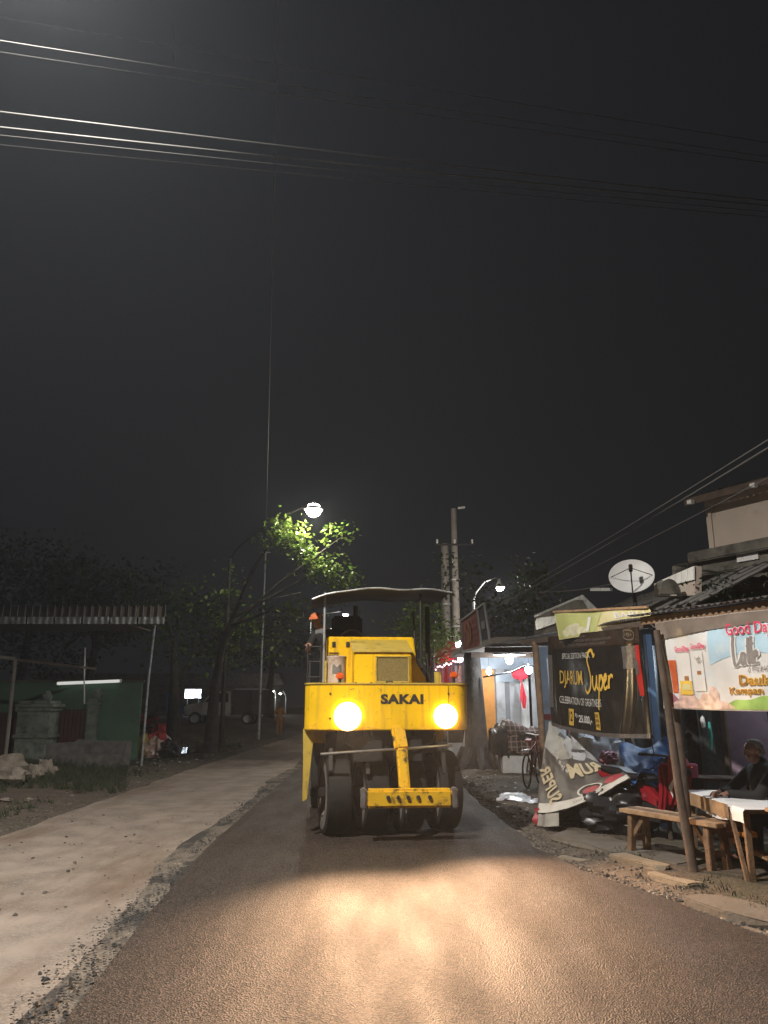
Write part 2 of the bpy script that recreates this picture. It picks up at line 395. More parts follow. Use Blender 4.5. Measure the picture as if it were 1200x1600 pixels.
def build(name, b, m, parent=None, world=False, smooth=False, bevel=0, thick=0, loc=None, rz=0):
    me = bpy.data.meshes.new(name)
    vs = b.v
    if world and parent is not None:
        inv = WM[parent].inverted(); vs = [inv @ p for p in vs]
    me.from_pydata([tuple(p) for p in vs], [], b.f)
    bm = bmesh.new(); bm.from_mesh(me)
    if thick:
        bmesh.ops.solidify(bm, geom=bm.faces[:], thickness=thick)
    bmesh.ops.recalc_face_normals(bm, faces=bm.faces[:])
    if bevel:
        es = [e for e in bm.edges if len(e.link_faces) == 2 and e.calc_face_angle(0) > .5]
        bmesh.ops.bevel(bm, geom=es, offset=bevel, segments=2, affect='EDGES', clamp_overlap=True)
    bm.to_mesh(me); bm.free()
    if smooth:
        for p in me.polygons: p.use_smooth = True
        try: me.set_sharp_from_angle(angle=R(40))
        except Exception: pass
    me.materials.append(MATS[m] if isinstance(m, str) else m)
    o = bpy.data.objects.new(name, me); COL.objects.link(o)
    if parent is not None: o.parent = parent
    if loc is not None: o.location = loc
    if rz: o.rotation_euler.z = rz
    return o
WM = {}
def tag(o, label, cat, group=None):
    o['label'] = label; o['category'] = cat
    if group: o['group'] = group
    return o
def thing(name, label, cat, loc=(0, 0, 0), rz=0, group=None):
    o = bpy.data.objects.new(name, None); COL.objects.link(o)
    o.location = loc; o.rotation_euler = (0, 0, rz); o.empty_display_size = .2
    WM[o] = Matrix.Translation(Vector(loc)) @ Matrix.Rotation(rz, 4, 'Z')
    return tag(o, label, cat, group)
def single(name, b, m, label, cat, base, group=None, **k):
    """a thing that is one mesh; its origin at base"""
    base = Vector(base); b.v = [p - base for p in b.v]
    o = build(name, b, m, **k); o.location = base
    return tag(o, label, cat, group)
def setting(name, b, m, kind='structure', **k):
    o = build(name, b, m, **k); o['kind'] = kind; return o
def lamp(kind, parent, loc, power, col, name='light', size=.05, **k):
    d = bpy.data.lights.new(name, kind); d.energy = power; d.color = col
    d.shadow_soft_size = size
    for a, v in k.items(): setattr(d, a, v)
    o = bpy.data.objects.new(name, d); COL.objects.link(o); o.parent = parent; o.location = loc
    return o
def copy_thing(t, loc, rz, label, group=None):
    r = t.copy(); COL.objects.link(r); r.location = loc; r.rotation_euler.z = rz; r['label'] = label
    if group: r['group'] = group
    for ch in list(t.children):
        c = ch.copy(); COL.objects.link(c); c.parent = r
        for g in ch.children:
            d = g.copy(); COL.objects.link(d); d.parent = c
    return r
# ---- lettering: outlines of the built-in font as flat meshes, mapped onto any surface
def glyphs(s, bold=0.0, space=1.0):
    cu = bpy.data.curves.new('t', 'FONT'); cu.body = s; cu.offset = bold; cu.resolution_u = 3; cu.space_character = space
    cu.align_x = 'CENTER'; cu.align_y = 'CENTER'
    o = bpy.data.objects.new('t', cu); COL.objects.link(o)
    dg = bpy.context.evaluated_depsgraph_get(); dg.update()
    me = o.evaluated_get(dg).to_mesh()
    vs = [v.co.copy() for v in me.vertices]; fs = [tuple(p.vertices) for p in me.polygons]
    o.evaluated_get(dg).to_mesh_clear()
    bpy.data.objects.remove(o); bpy.data.curves.remove(cu)
    if not vs: return [], [], 1, 1
    x0 = min(v.x for v in vs); x1 = max(v.x for v in vs); y0 = min(v.y for v in vs); y1 = max(v.y for v in vs)
    vs = [((v.x - (x0 + x1) / 2) / (x1 - x0), (v.y - (y0 + y1) / 2) / (y1 - y0)) for v in vs]
    return vs, fs, x1 - x0, y1 - y0
def write(surf, s, cu_, cv, w, h, bold=0.0, shear=0.0, rot=0.0, space=1.0, b=None, aspect=1.0):
    """text fitted in a w x h box centred on (cu_, cv) in the surface's own coordinates"""
    b = b or B(); vs, fs, _, _ = glyphs(s, bold, space); out = []
    c, sn = math.cos(rot), math.sin(rot)
    for x, y in vs:
        X = x * w + y * h * shear; Y = y * h
        out.append(surf(cu_ + (X * c - Y * sn), cv + (X * sn + Y * c)))
    return b.add(out, fs)
def strokes(surf, lines, w, b=None):
    b = b or B()
    for pts in lines:
        # Catmull-Rom through the points, then a ribbon
        q = []
        for i in range(len(pts) - 1):
            p0 = pts[max(i - 1, 0)]; p1 = pts[i]; p2 = pts[i + 1]; p3 = pts[min(i + 2, len(pts) - 1)]
            for k in range(6):
                t = k / 6
                q.append(tuple(.5 * (2 * p1[a] + (p2[a] - p0[a]) * t + (2 * p0[a] - 5 * p1[a] + 4 * p2[a] - p3[a]) * t * t + (3 * p1[a] - p0[a] - 3 * p2[a] + p3[a]) * t ** 3) for a in (0, 1)))
        q.append(pts[-1]); vs = []
        for i, p in enumerate(q):
            a = q[max(i - 1, 0)]; c = q[min(i + 1, len(q) - 1)]
            d = Vector((c[0] - a[0], c[1] - a[1])); d = d.normalized() if d.length > 1e-6 else Vector((1, 0))
            ww = w * (.55 + .45 * abs(d.y))
            vs += [surf(p[0] - d.y * ww / 2, p[1] + d.x * ww / 2), surf(p[0] + d.y * ww / 2, p[1] - d.x * ww / 2)]
        b.add(vs, [(2 * i, 2 * i + 1, 2 * i + 3, 2 * i + 2) for i in range(len(q) - 1)])
    return b
def patch(surf, u0, u1, v0, v1, nu=14, nv=8, b=None):
    return (b or B()).grid(surf, nu, nv, u0, u1, v0, v1)
def lift(fn, d):
    """the same surface moved d along its normal, towards the road"""
    def g(u, v):
        p = fn(u, v); e = .01
        n = (fn(u + e, v) - fn(u - e, v)).cross(fn(u, v + e) - fn(u, v - e)).normalized()
        if n.dot(Vector((0, 4, 1.5)) - p) < 0: n = -n
        return p + n * d
    return g

# ================================================================== SETTING
RE = [(-30, 6.5), (0, 4.3), (3, 3.45), (6, 2.72), (7.4, 2.27), (8.2, 1.95), (9.4, 1.76), (11, 1.70), (13.2, 1.6), (20, 1.5), (60, 1.6), (140, 3)]
LE = [(-30, -1.0), (0, -1.35), (4.7, -1.67), (6.3, -1.82), (9.4, -2.03), (13.4, -2.1), (20, -2.19), (60, -2.2), (140, -1)]
CE = [(-30, -5.0), (10, -4.88), (17, -4.97), (21, -5.0), (30, -4.9), (42, -4.75), (140, -3.5)]
def terrain(x, y):
    z = .0
    z += .62 * sstep(27, 44, y) * sstep(-5.6, -9.5, x)          # the yard on the left lies higher
    z += .20 * sstep(-5.2, -9, x) * sstep(27, 20, y)
    z += .06 * sstep(interp(y, RE) + .15, interp(y, RE) + .8, x)
    off = sstep(.0, .5, x - interp(y, RE)) + sstep(0, .5, interp(y, CE) - x)
    z += min(1, off) * (.035 * nz(x, y, 0, 1.3) + .02 * nz(x, y, 3, 4) + .012 * nz(x, y, 3, 9))
    return z - .03 * (1 - min(1, off))
def axis(lo, hi, a, b, fine, coarse):
    out = [lo]; x = lo
    while x < hi:
        x += fine if a <= x < b else coarse if (x + coarse < a or x >= b) else max(fine, a - x)
        out.append(min(x, hi))
    return out
xs = axis(-150, 150, -14, 9, .22, 9); ys = axis(-30, 250, 3, 34, .24, 3)
b = B(); b.v = [Vector((x, y, terrain(x, y))) for y in ys for x in xs]; nx = len(xs)
b.f = [(j * nx + i, j * nx + i + 1, (j + 1) * nx + i + 1, (j + 1) * nx + i) for j in range(len(ys) - 1) for i in range(nx - 1)]
setting('ground', b, 'earth', smooth=True)
def strip(fl, fr, z, ys, n, wl=0, wr=0):
    b = B(); m = n + 1
    for y in ys:
        l_ = fl(y) + wl * (nz(y, 1, 0, 1.1) + .6 * nz(y, 4, 0, 4)); r_ = fr(y) + wr * (nz(y, 9, 0, 1.1) + .7 * nz(y, 7, 0, 5))
        for i in range(m):
            x = lerp(l_, r_, i / n); b.v.append(Vector((x, y, z(x, y))))
    b.f = [(j * m + i, j * m + i + 1, (j + 1) * m + i + 1, (j + 1) * m + i) for j in range(len(ys) - 1) for i in range(n)]
    return b
ry = [-20 + .25 * i for i in range(0, 260)] + [45 + 2.5 * i for i in range(1, 38)]
# old concrete lane
cy_z = lambda x, y: .012 + .008 * nz(x, y, 0, .7)
o = setting('concrete_road', strip(lambda y: interp(y, CE), lambda y: interp(y, LE) - .02, cy_z, ry, 12, wl=.10), 'concrete', smooth=True)
# crumbled joint between the lanes
setting('road_joint', strip(lambda y: interp(y, LE) - .30 - .08 * math.sin(y * .8), lambda y: interp(y, LE) + .06, lambda x, y: .020 + .010 * nz(x, y, 0, 3), ry, 6, wl=.12), 'crumbs', smooth=True)
# new asphalt lane with its own thickness
b = strip(lambda y: interp(y, LE), lambda y: interp(y, RE), lambda x, y: .055 + .006 * nz(x, y, 0, .5), ry, 16, wl=.022, wr=.05)
top = list(b.v); m = 17
for i, side in ((0, -1), (16, 1)):
    o0 = len(b.v)
    for j in range(len(ry)):
        p = top[j * m + i]; b.v.append(Vector((p.x + side * .035, p.y, -.02)))
    b.f += [(j * m + i, (j + 1) * m + i, o0 + j + 1, o0 + j) for j in range(len(ry) - 1)]
setting('asphalt_road', b, 'asphalt', smooth=True)
# crumbs, pebbles and gravel that nobody could count
def pebbles(name, m, spots, s0, s1, parent=None):
    b = B()
    for x, y, z in spots:
        s = rnd.uniform(s0, s1) * (1 + (rnd.random() < .06) * 1.2); q = rnd.random() * 6.28
        ca, sa = math.cos(q), math.sin(q); w = s * rnd.uniform(.6, 1.3); h = s * rnd.uniform(.5, .9)
        pts = [(-s, -w, 0), (s, -w * .8, 0), (s * .9, w, 0), (-s * .8, w * .9, 0), (-s * .5, -w * .5, h), (s * .5, -w * .3, h * .9), (s * .4, w * .5, h), (-s * .4, w * .4, h * .8)]
        b.add([(x + a * ca - c * sa, y + a * sa + c * ca, z + d - s * .15) for a, c, d in pts],
              [(4, 5, 6, 7), (0, 1, 5, 4), (1, 2, 6, 5), (2, 3, 7, 6), (3, 0, 4, 7)])
    return setting(name, b, m, kind='stuff')
sp = []
for _ in range(3400):
    y = 3.6 + 15 * rnd.random() ** 1.5; x = interp(y, LE) - .14 + rnd.gauss(0, .12)
    if nz(x, y, 5, 1.4) + .25 * rnd.random() > .05 and x < interp(y, LE) - .01: sp.append((x, y, .035))
pebbles('asphalt_crumbs', 'crumb_black', sp, .003, .010)
sp = []
for _ in range(5000):
    y = 4.5 + 16 * rnd.random() ** 1.3; x = interp(y, RE) + abs(rnd.gauss(.05, .28))
    sp.append((x, y, max(terrain(x, y), .0)))
for _ in range(2600):
    y = 8 + 18 * rnd.random(); x = interp(y, CE) - abs(rnd.gauss(0, .8)) + .1
    sp.append((x, y, terrain(x, y)))
for _ in range(110):
    y = 4 + 9 * rnd.random(); x = rnd.uniform(interp(y, CE), interp(y, LE)); sp.append((x, y, .018))
pebbles('gravel', 'pebble', sp, .006, .020)
# grass tufts along the left verge and on the right verge
b = B()
def tuft(b, x, y, z, n, h):
    for _ in range(n):
        a = rnd.random() * 6.28; r = rnd.random() * .07; hh = h * rnd.uniform(.5, 1.2); lx, ly = rnd.gauss(0, .35) * hh, rnd.gauss(0, .35) * hh
        px, py = x + math.cos(a) * r, y + math.sin(a) * r; w = .006
        b.add([(px - w, py, z), (px + w, py, z), (px + lx * .5, py + ly * .5, z + hh * .6), (px + lx, py + ly, z + hh)], [(0, 1, 2), (0, 2, 3)])
for _ in range(950):
    y = 12 + 24 * rnd.random(); x = interp(y, CE) - .6 - abs(rnd.gauss(0, 2.0))
    if nz(x, y, 8, .5) > -.12: tuft(b, x, y, terrain(x, y) - .01, 9, .13)
for _ in range(170):
    y = rnd.uniform(5.8, 11); x = interp(y, RE) + rnd.uniform(.45, 1.4)
    if nz(x, y, 2, 1.5) > .0: tuft(b, x, y, terrain(x, y) - .01, 8, .06)
setting('grass', b, 'grass', kind='stuff')
# puddles
def puddle(name, label, c, rx, ry_, seed):
    pts = []
    for k in range(28):
        a = k / 28 * 6.283; q = 1 + .35 * noise.noise(Vector((math.cos(a) * 1.3, math.sin(a) * 1.3, seed)))
        pts.append((c[0] + rx * q * math.cos(a), c[1] + ry_ * q * math.sin(a)))
    z = max(terrain(x, y) for x, y in pts) * .4 + .6 * terrain(c[0], c[1]) + .012
    b = B().add([(x, y, z) for x, y in pts], [tuple(range(28))])
    o = setting(name, b, 'puddle_water'); o['label'] = label
puddle('puddle', 'dark puddle beside the trash bags, mirroring the lit sign', (-7.1, 29.2), .75, 2.6, 1.0)
def scrap(label, c, rx, ry_, seed):
    def f_(u, v):
        a = u * 6.283; q = v * (1 + .4 * noise.noise(Vector((math.cos(a) * 1.6, math.sin(a) * 1.6, seed))))
        x, y = c[0] + rx * q * math.cos(a), c[1] + ry_ * q * math.sin(a)
        return Vector((x, y, terrain(x, y) + .015 + .05 * (1 - v) + .035 * nz(x * 5, y * 4, seed) + .02 * nz(x * 14, y * 11, seed)))
    single('plastic_sheet', B().grid(f_, 30, 8), 'plastic_pale', label, 'plastic sheet', (c[0], c[1], 0), smooth=True)
scrap('crumpled white plastic sheet on the dirt before the draped tarp', (2.30, 14.3), .30, .55, 1.0)
scrap('flat strip of white plastic lying beside the crumpled sheet', (2.52, 13.5), .24, .22, 6.0)

# ================================================================== NEAR STREET LAMP (its head hangs just over the frame)
T = thing('street_lamp', 'tall street lamp over the old lane, head above the wires', 'street lamp', (-6.6, 4.9, 0))
build('pole', B().tube([(0, 0, 0), (0, 0, 4), (0, 0, 8.1)], [.09, .075, .06], 12), 'galv', T, smooth=True)
build('arm', B().tube([(0, 0, 7.9), (.6, 0, 8.3), (1.6, 0, 8.45), (3.3, 0, 8.35)], .035, 8), 'galv', T, smooth=True)
h = build('lamp_head', B().box((3.6, 0, 8.36), (.7, .26, .13), (0, R(-4), 0)), 'alu', T, bevel=.03)
build('lens', B().box((3.62, 0, 8.285), (.5, .2, .04), (0, R(-4), 0)), 'lamp_white', h, bevel=.01)
lamp('SPOT', T, (3.62, 0, 8.15), LIGHT['near'], (1, .93, .84), size=.12, spot_size=R(167), spot_blend=.55)

# ================================================================== OVERHEAD WIRES
def wire(label, a, c, sag, r=.012, group='wires across the road', n=24):
    a = Vector(a); c = Vector(c); pts = []
    for i in range(n + 1):
        t = i / n; p = a.lerp(c, t); p.z -= sag * 4 * t * (1 - t); pts.append(p)
    return single('overhead_wire', B().tube(pts, r, 6), 'wire', label, 'wire', pts[0], group, smooth=True)
def span(p0, p1, e0=.9, e1=.6):   # extend a seen segment past both frame edges
    d = p1 - p0; return p0 - d * e0, p1 + d * e1
WN = ['topmost wire of the lower bundle crossing above the road', 'second wire of the lower bundle crossing above the road', 'third wire of the lower bundle crossing above the road', 'lowest wire of the lower bundle crossing above the road',
      'middle wire of the upper trio crossing above the road', 'lowest wire of the upper trio crossing above the road', 'topmost of all the wires crossing above the road']
for k, ((pa, ya), (pb, yb)) in enumerate([(((0, 160), 6.6), ((1200, 304), 8.2)), (((0, 184), 6.7), ((1200, 312), 8.4)), (((0, 197), 6.9), ((1200, 322), 8.6)),
                           (((0, 212), 7.0), ((1200, 330), 8.7)), (((0, 48), 6.0), ((1200, 236), 8.6)), (((0, 66), 6.1), ((1200, 246), 8.7)), (((0, 12), 6.0), ((1200, 214), 8.6))]):
    a, c = span(P(*pa, ya), P(*pb, yb)); wire(WN[k], a, c, .12, .0095 if k < 2 else .006)
TP = G(404, 1156)
T = thing('slender_pole', 'slender pale metal pole at the edge of the old lane', 'pole', (TP.x, TP.y, -.05))
build('shaft', B().tube([(0, 0, 0), (0, 0, 4), (0, 0, 9.3)], [.075, .06, .045], 10), 'galv', T, smooth=True)
build('crossarm', B().box((0, 0, 9.1), (.5, .05, .06)), 'galv', T, bevel=.01)
top = Vector((TP.x, TP.y, 9.2)); n0 = P(436, -40, 7.2)
wire('twisted service wire running along the road to the slender pole', n0 + (n0 - top) * .3, top, .05, .010, group=None)
b = B().tube([P(268, 40, 7.3), P(269, 66, 7.3) + Vector((.01, 0, 0)), P(272, 80, 7.3), P(271, 95, 7.3)], .006, 6)
single('wire_stub', b, 'wire', 'short loose wire end dangling from the wires', 'wire', P(268, 40, 7.3))

# ================================================================== STREET LAMPS FURTHER OFF
def street_lamp(label, head, base, lens_m, power, col, armz=.25, r=.10, lens_r=.16, pole_m='galv'):
    hd = Vector(head); bs = Vector(base)
    T = thing('street_lamp', label, 'street lamp', bs)
    d = hd - bs; hx = Vector((d.x, d.y, 0))
    build('pole', B().tube([(0, 0, 0), (0, 0, d.z * .5), (0, 0, d.z - .5)], [r, r * .8, r * .6], 10), pole_m, T, smooth=True)
    build('arm', B().tube([(0, 0, d.z - .55), Vector((0, 0, d.z - .2)) + hx * .12, Vector((0, 0, d.z + armz * .6)) + hx * .45, Vector((0, 0, d.z + armz)) + hx * .85, Vector((0, 0, d.z + armz * .6)) + hx], r * .32, 8), pole_m, T, smooth=True)
    h = build('lamp_head', B().lathe([(.03, armz * .5 + .16), (lens_r * .8, .11), (lens_r * 1.25, .0), (lens_r * 1.2, -.02)], 16, c=d), 'alu', T, smooth=True)
    build('lens', B().ball(d + Vector((0, 0, -.02)), (lens_r, lens_r, lens_r * .9), 14, 10), lens_m, h, smooth=True)
    lamp('POINT', T, d + Vector((0, 0, -lens_r - .12)), power, col, size=.1)
    return T
street_lamp('lit street lamp on an arm through the leafy tree', P(490, 796, 25), (-6.3, 31, 0), 'lamp_warm', LIGHT['street'], (1, .90, .74), lens_r=.26, pole_m='black_metal')
street_lamp('small far street lamp glowing behind the roller canopy', P(540, 960, 62), (-6.0, 63, 0), 'lamp_far', LIGHT['far'], (1, .95, .88), lens_r=.22)
street_lamp('lit street lamp on a curved arm behind the billboard', P(781, 917, 30), P(744, 1100, 30).to_2d().to_3d(), 'lamp_warm', LIGHT['street'] * .45, (1, .92, .82), lens_r=.16, armz=.35)
street_lamp('dim lamp beyond the parked pickup truck', P(424, 1079, 75), (P(430, 1079, 75).x, 75.5, 0), 'lamp_far', 60, (.95, 1, .95), lens_r=.22)
street_lamp('faint low lamp beyond the orange-clad worker', P(438, 1083, 80), (P(446, 1083, 80).x, 80.5, 0), 'lamp_far', 30, (.95, 1, .95), lens_r=.13)
# concrete utility poles on the right
def pole(label, base, h, r0, r1, arms, tip=False):
    T = thing('utility_pole', label, 'utility pole', base)
    build('shaft', B().tube([(0, 0, 0), (0, 0, h * .5), (0, 0, h)], [r0, (r0 + r1) / 2, r1], 14), 'concrete_pole', T, smooth=True)
    for z, w in arms:
        build('crossarm', B().box((0, -.14, z), (w, .07, .08)), 'black_metal', T, bevel=.01)
        for k in (-.45, 0, .45):
            build('insulator', B().lathe([(.02, 0), (.05, .05), (.03, .09), (.05, .13), (.02, .2)], 10, c=(k * w, -.14, z + .05)), 'white_paint', T, smooth=True)
    if tip:
        build('tip_lamp', B().box((.35, 0, h + .05), (.32, .14, .08), (0, R(-8), 0)), 'white_paint', T, bevel=.02)
    for k in range(3):
        build('band', B().lathe([(r0 * .95, 0), (r0 * 1.05, .0), (r0 * 1.05, .06), (r0 * .95, .06)], 14, c=(0, 0, h * (.28 + .2 * k))), 'galv', T)
    return T
zb = P(707, 795, 33)
pole('tall round concrete utility pole with a pale fitting at its tip', (zb.x + .05, 33, 0), zb.z, .21, .12, [(P(707, 852, 33).z, 1.7)], True)
zb = P(694, 850, 34.5)
pole('shorter grey utility pole standing close behind the tall one', (zb.x + .02, 34.5, 0), zb.z, .25, .17, [])
pt = P(712, 880, 33)
for k, (pa, ya, r) in enumerate([((1240, 636), 7.0, .008), ((1240, 655), 7.2, .011), ((1260, 700), 7.4, .006)]):
    wire(['upper service cable slanting from the tall concrete pole to the house', 'thickest service cable slanting from the tall concrete pole to the house', 'lowest and thinnest cable slanting from the tall pole to the house'][k], Vector((pt.x, 33, P(712, 968 + 9 * k, 33).z)), P(*pa, ya) + (P(*pa, ya) - Vector((pt.x, 33, P(712, 968 + 9 * k, 33).z))) * .25, .25 - .05 * k, r, group='service cables to the house')
wire('thin wire sagging from the leafy tree to the hut', P(250, 921, 24), P(470, 925, 27), .35, .012, group=None)
wire('thin cable strung along the back of the stall roofs', P(842, 925, 18), P(985, 906, 12.5), .06, .010, group=None)

# ================================================================== TREES
def leaves(lobes, size, seed, droop=.4):
    r = random.Random(seed); b = B()
    for (c, rad, n, clump) in lobes:
        c = Vector(c); rad = Vector(rad); cl = []
        for _ in range(max(3, int(n / clump))):
            d = Vector((r.gauss(0, 1), r.gauss(0, 1), r.gauss(0, 1))).normalized() * (r.random() ** .45)
            cl.append(c + Vector((d.x * rad.x, d.y * rad.y, d.z * rad.z)))
        for q in cl:
            for _ in range(clump):
                p = q + Vector((r.gauss(0, 1), r.gauss(0, 1), r.gauss(0, .8))) * size * 1.5
                s = size * r.uniform(.6, 1.3)
                d = Vector((r.gauss(0, 1), r.gauss(0, 1), r.gauss(-droop, .6))).normalized()
                x = d.cross(Vector((r.gauss(0, .5), r.gauss(0, .5), 1))).normalized(); n_ = x.cross(d)
                b.add([p, p + d * s * .45 + x * s * .36 + n_ * s * .08, p + d * s * 1.05, p + d * s * .45 - x * s * .36 + n_ * s * .08], [(0, 1, 2), (0, 2, 3)])
    return b
def tree(name, label, base, trunk, lobes, m, size, seed, group=None, r0=.2, limbs=True):
    base = Vector(base); T = thing(name, label, 'tree', base, group=group)
    pts = [base] + [Vector(p) for p in trunk]
    rs = [r0 * (1.35 if i == 0 else 1 - .55 * i / (len(pts) - 1)) for i in range(len(pts))]
    tk = B().tube(pts, rs, 12)
    r = random.Random(seed)
    for (c, rad, n, k) in (lobes[::3] if limbs else []):
        c = Vector(c); st = pts[-1].lerp(pts[-2], r.random() * .6); mid = st.lerp(c, .5) + Vector((r.gauss(0, .15), r.gauss(0, .15), r.uniform(.0, .3)))
        tk.tube([st, mid, c], [rs[-1] * .7, rs[-1] * .4, .02], 7)
    build('trunk', tk, 'bark', T, world=True, smooth=True)
    build('crown', leaves(lobes, size, seed), m, T, world=True)
    return T
tb = G(328, 1176)
def L(px, py, Y, r, n, k=12, fl=(1, 1, .8)):
    return (P(px, py, Y), (r * fl[0], r * fl[1], r * fl[2]), n, k)
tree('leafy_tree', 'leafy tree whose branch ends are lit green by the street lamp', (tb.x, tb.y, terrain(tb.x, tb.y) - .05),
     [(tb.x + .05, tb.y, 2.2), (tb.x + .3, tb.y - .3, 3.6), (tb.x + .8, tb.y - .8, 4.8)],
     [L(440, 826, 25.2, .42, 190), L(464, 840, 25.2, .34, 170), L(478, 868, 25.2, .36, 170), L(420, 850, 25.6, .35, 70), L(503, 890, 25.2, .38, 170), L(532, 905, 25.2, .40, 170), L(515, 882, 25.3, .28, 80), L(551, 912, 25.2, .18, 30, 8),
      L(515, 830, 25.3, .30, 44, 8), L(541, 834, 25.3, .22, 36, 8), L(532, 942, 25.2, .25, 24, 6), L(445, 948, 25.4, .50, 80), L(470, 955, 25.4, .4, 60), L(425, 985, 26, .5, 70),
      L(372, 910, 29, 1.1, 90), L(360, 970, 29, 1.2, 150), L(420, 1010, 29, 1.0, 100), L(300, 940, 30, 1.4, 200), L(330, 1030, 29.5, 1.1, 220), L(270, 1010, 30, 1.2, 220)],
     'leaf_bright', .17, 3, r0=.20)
t2 = G(242, 1170)
tree('yard_tree', 'dark tree trunk rising behind the green hut', (t2.x, 33, terrain(t2.x, 33) - .05), [(t2.x - .1, 33, 2.5), (t2.x - .3, 33.2, 4.5)],
     [((t2.x - 1, 33.5, 6), (2.2, 2, 1.6), 900, 14), ((t2.x + 1.6, 34, 5.2), (1.8, 1.6, 1.2), 600, 14), ((t2.x - 3.4, 33, 5.4), (1.9, 1.6, 1.4), 700, 14)], 'leaf', .2, 5, group='trees behind the hut', r0=.24)
for k, (px, py, Y, r_, n) in enumerate([(50, 895, 31, 2.4, 1500), (150, 930, 32, 2.2, 1400), (-40, 930, 29, 2.4, 1200)]):
    c = P(px, py, Y)
    tree('yard_tree', ['broad dark tree with a few lit leaves above the canopy roof', 'lower dark tree between the canopy and the lamp tree', 'dark tree at the far end of the canopy roof'][k], (c.x, Y, .1),
         [(c.x, Y, 2), (c.x + .2, Y, c.z - 1.5)], [(c, (r_ * 1.2, r_, r_ * .75), n, 14), (c + Vector((r_ * .8, -.5, -1.2)), (r_ * .8, r_ * .7, r_ * .5), n // 2, 14), (c + Vector((-r_ * .7, -.6, -2.0)), (r_ * .9, r_ * .7, r_ * .7), n // 2, 14)],
         'leaf', .2, 11 + k, group='trees behind the hut', r0=.26)
# trunk in front of the lit shop, crown hidden over the roofs
tr = G(746, 1203)
T = tree('street_tree', 'thick dark tree trunk with flared roots before the lit shop', (tr.x, tr.y, 0),
     [(tr.x + .0, tr.y, .45), (tr.x - .02, tr.y, 1.4), (tr.x - .06, tr.y, 2.9), (tr.x + .3, tr.y + .5, 3.4)],
     [L(720, 905, 24, 1.0, 220), L(770, 945, 24, .9, 220), L(805, 955, 24, .9, 260), L(830, 895, 26.5, .7, 260), L(840, 930, 26, .9, 260), L(860, 960, 25, .7, 120)], 'leaf', .16, 31, r0=.37, limbs=False)
rt = B()
for k in range(7):
    a = k / 7 * 6.28 + .3
    rt.tube([(tr.x + .3 * math.cos(a), tr.y + .3 * math.sin(a), .55), (tr.x + .46 * math.cos(a), tr.y + .46 * math.sin(a), .2), (tr.x + .75 * math.cos(a), tr.y + .75 * math.sin(a), -.03)], [.12, .13, .06], 8)
build('root', rt, 'bark', T, world=True, smooth=True)
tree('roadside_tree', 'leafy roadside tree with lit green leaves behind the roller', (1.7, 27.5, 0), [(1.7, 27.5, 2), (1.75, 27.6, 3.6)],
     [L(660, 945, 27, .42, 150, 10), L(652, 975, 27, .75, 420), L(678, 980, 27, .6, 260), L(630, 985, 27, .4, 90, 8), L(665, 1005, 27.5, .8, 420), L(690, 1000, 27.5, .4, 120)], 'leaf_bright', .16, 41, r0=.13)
tree('far_tree', 'dark tree far down the road left of the pole', (-9, 62, .5), [(-9, 62, 3), (-8.8, 62, 5)], [((-9, 62, 7), (4.5, 3, 2.6), 1500, 16), ((-5.2, 60, 6), (2.6, 2, 1.6), 700, 16), ((-13, 60, 6), (3, 2, 2), 700, 16)], 'leaf_dark', .32, 51, r0=.35)
tree('far_tree', 'dark tree far down the road behind the tall poles', (6, 58, 0), [(6, 58, 3), (6, 58, 5)], [((6, 58, 6.5), (3.5, 3, 2.4), 1300, 16), ((9.5, 56, 6), (3, 3, 2.2), 900, 16)], 'leaf_dark', .32, 53, r0=.35)

# ================================================================== PEOPLE (one continuous skin each, clothes as children)
def blob(name, shapes, m, parent, voxel=.012, smooth=4):
    b = B()
    for s in shapes:
        if s[0] == 'c':                      # tapered limb with round ends
            _, p0, p1, r0, r1 = s; p0 = Vector(p0); p1 = Vector(p1)
            b.tube([p0, p0.lerp(p1, .5), p1], [r0, (r0 + r1) / 2, r1], 12); b.ball(p0, r0, 12, 8); b.ball(p1, r1, 12, 8)
        else:
            b.ball(s[1], s[2], 18, 12)
    me = bpy.data.meshes.new('tmp'); me.from_pydata([tuple(p) for p in b.v], [], b.f)
    o = bpy.data.objects.new('tmp', me); COL.objects.link(o)
    md = o.modifiers.new('r', 'REMESH'); md.mode = 'VOXEL'; md.voxel_size = voxel
    sm = o.modifiers.new('s', 'SMOOTH'); sm.iterations = smooth; sm.factor = .5
    dg = bpy.context.evaluated_depsgraph_get(); dg.update()
    nm = bpy.data.meshes.new_from_object(o.evaluated_get(dg)); nm.name = name
    bpy.data.objects.remove(o)
    nm.materials.clear(); nm.materials.append(MATS[m])
    for p in nm.polygons: p.use_smooth = True
    r = bpy.data.objects.new(name, nm); COL.objects.link(r); r.parent = parent
    return r
def face_frame(c, yaw, pitch=0):
    M = Matrix.Translation(Vector(c)) @ Matrix.Rotation(yaw, 4, 'Z') @ Matrix.Rotation(pitch, 4, 'X')
    return lambda x, y, z: M @ Vector((x, y, z))     # the face looks along -y of the frame
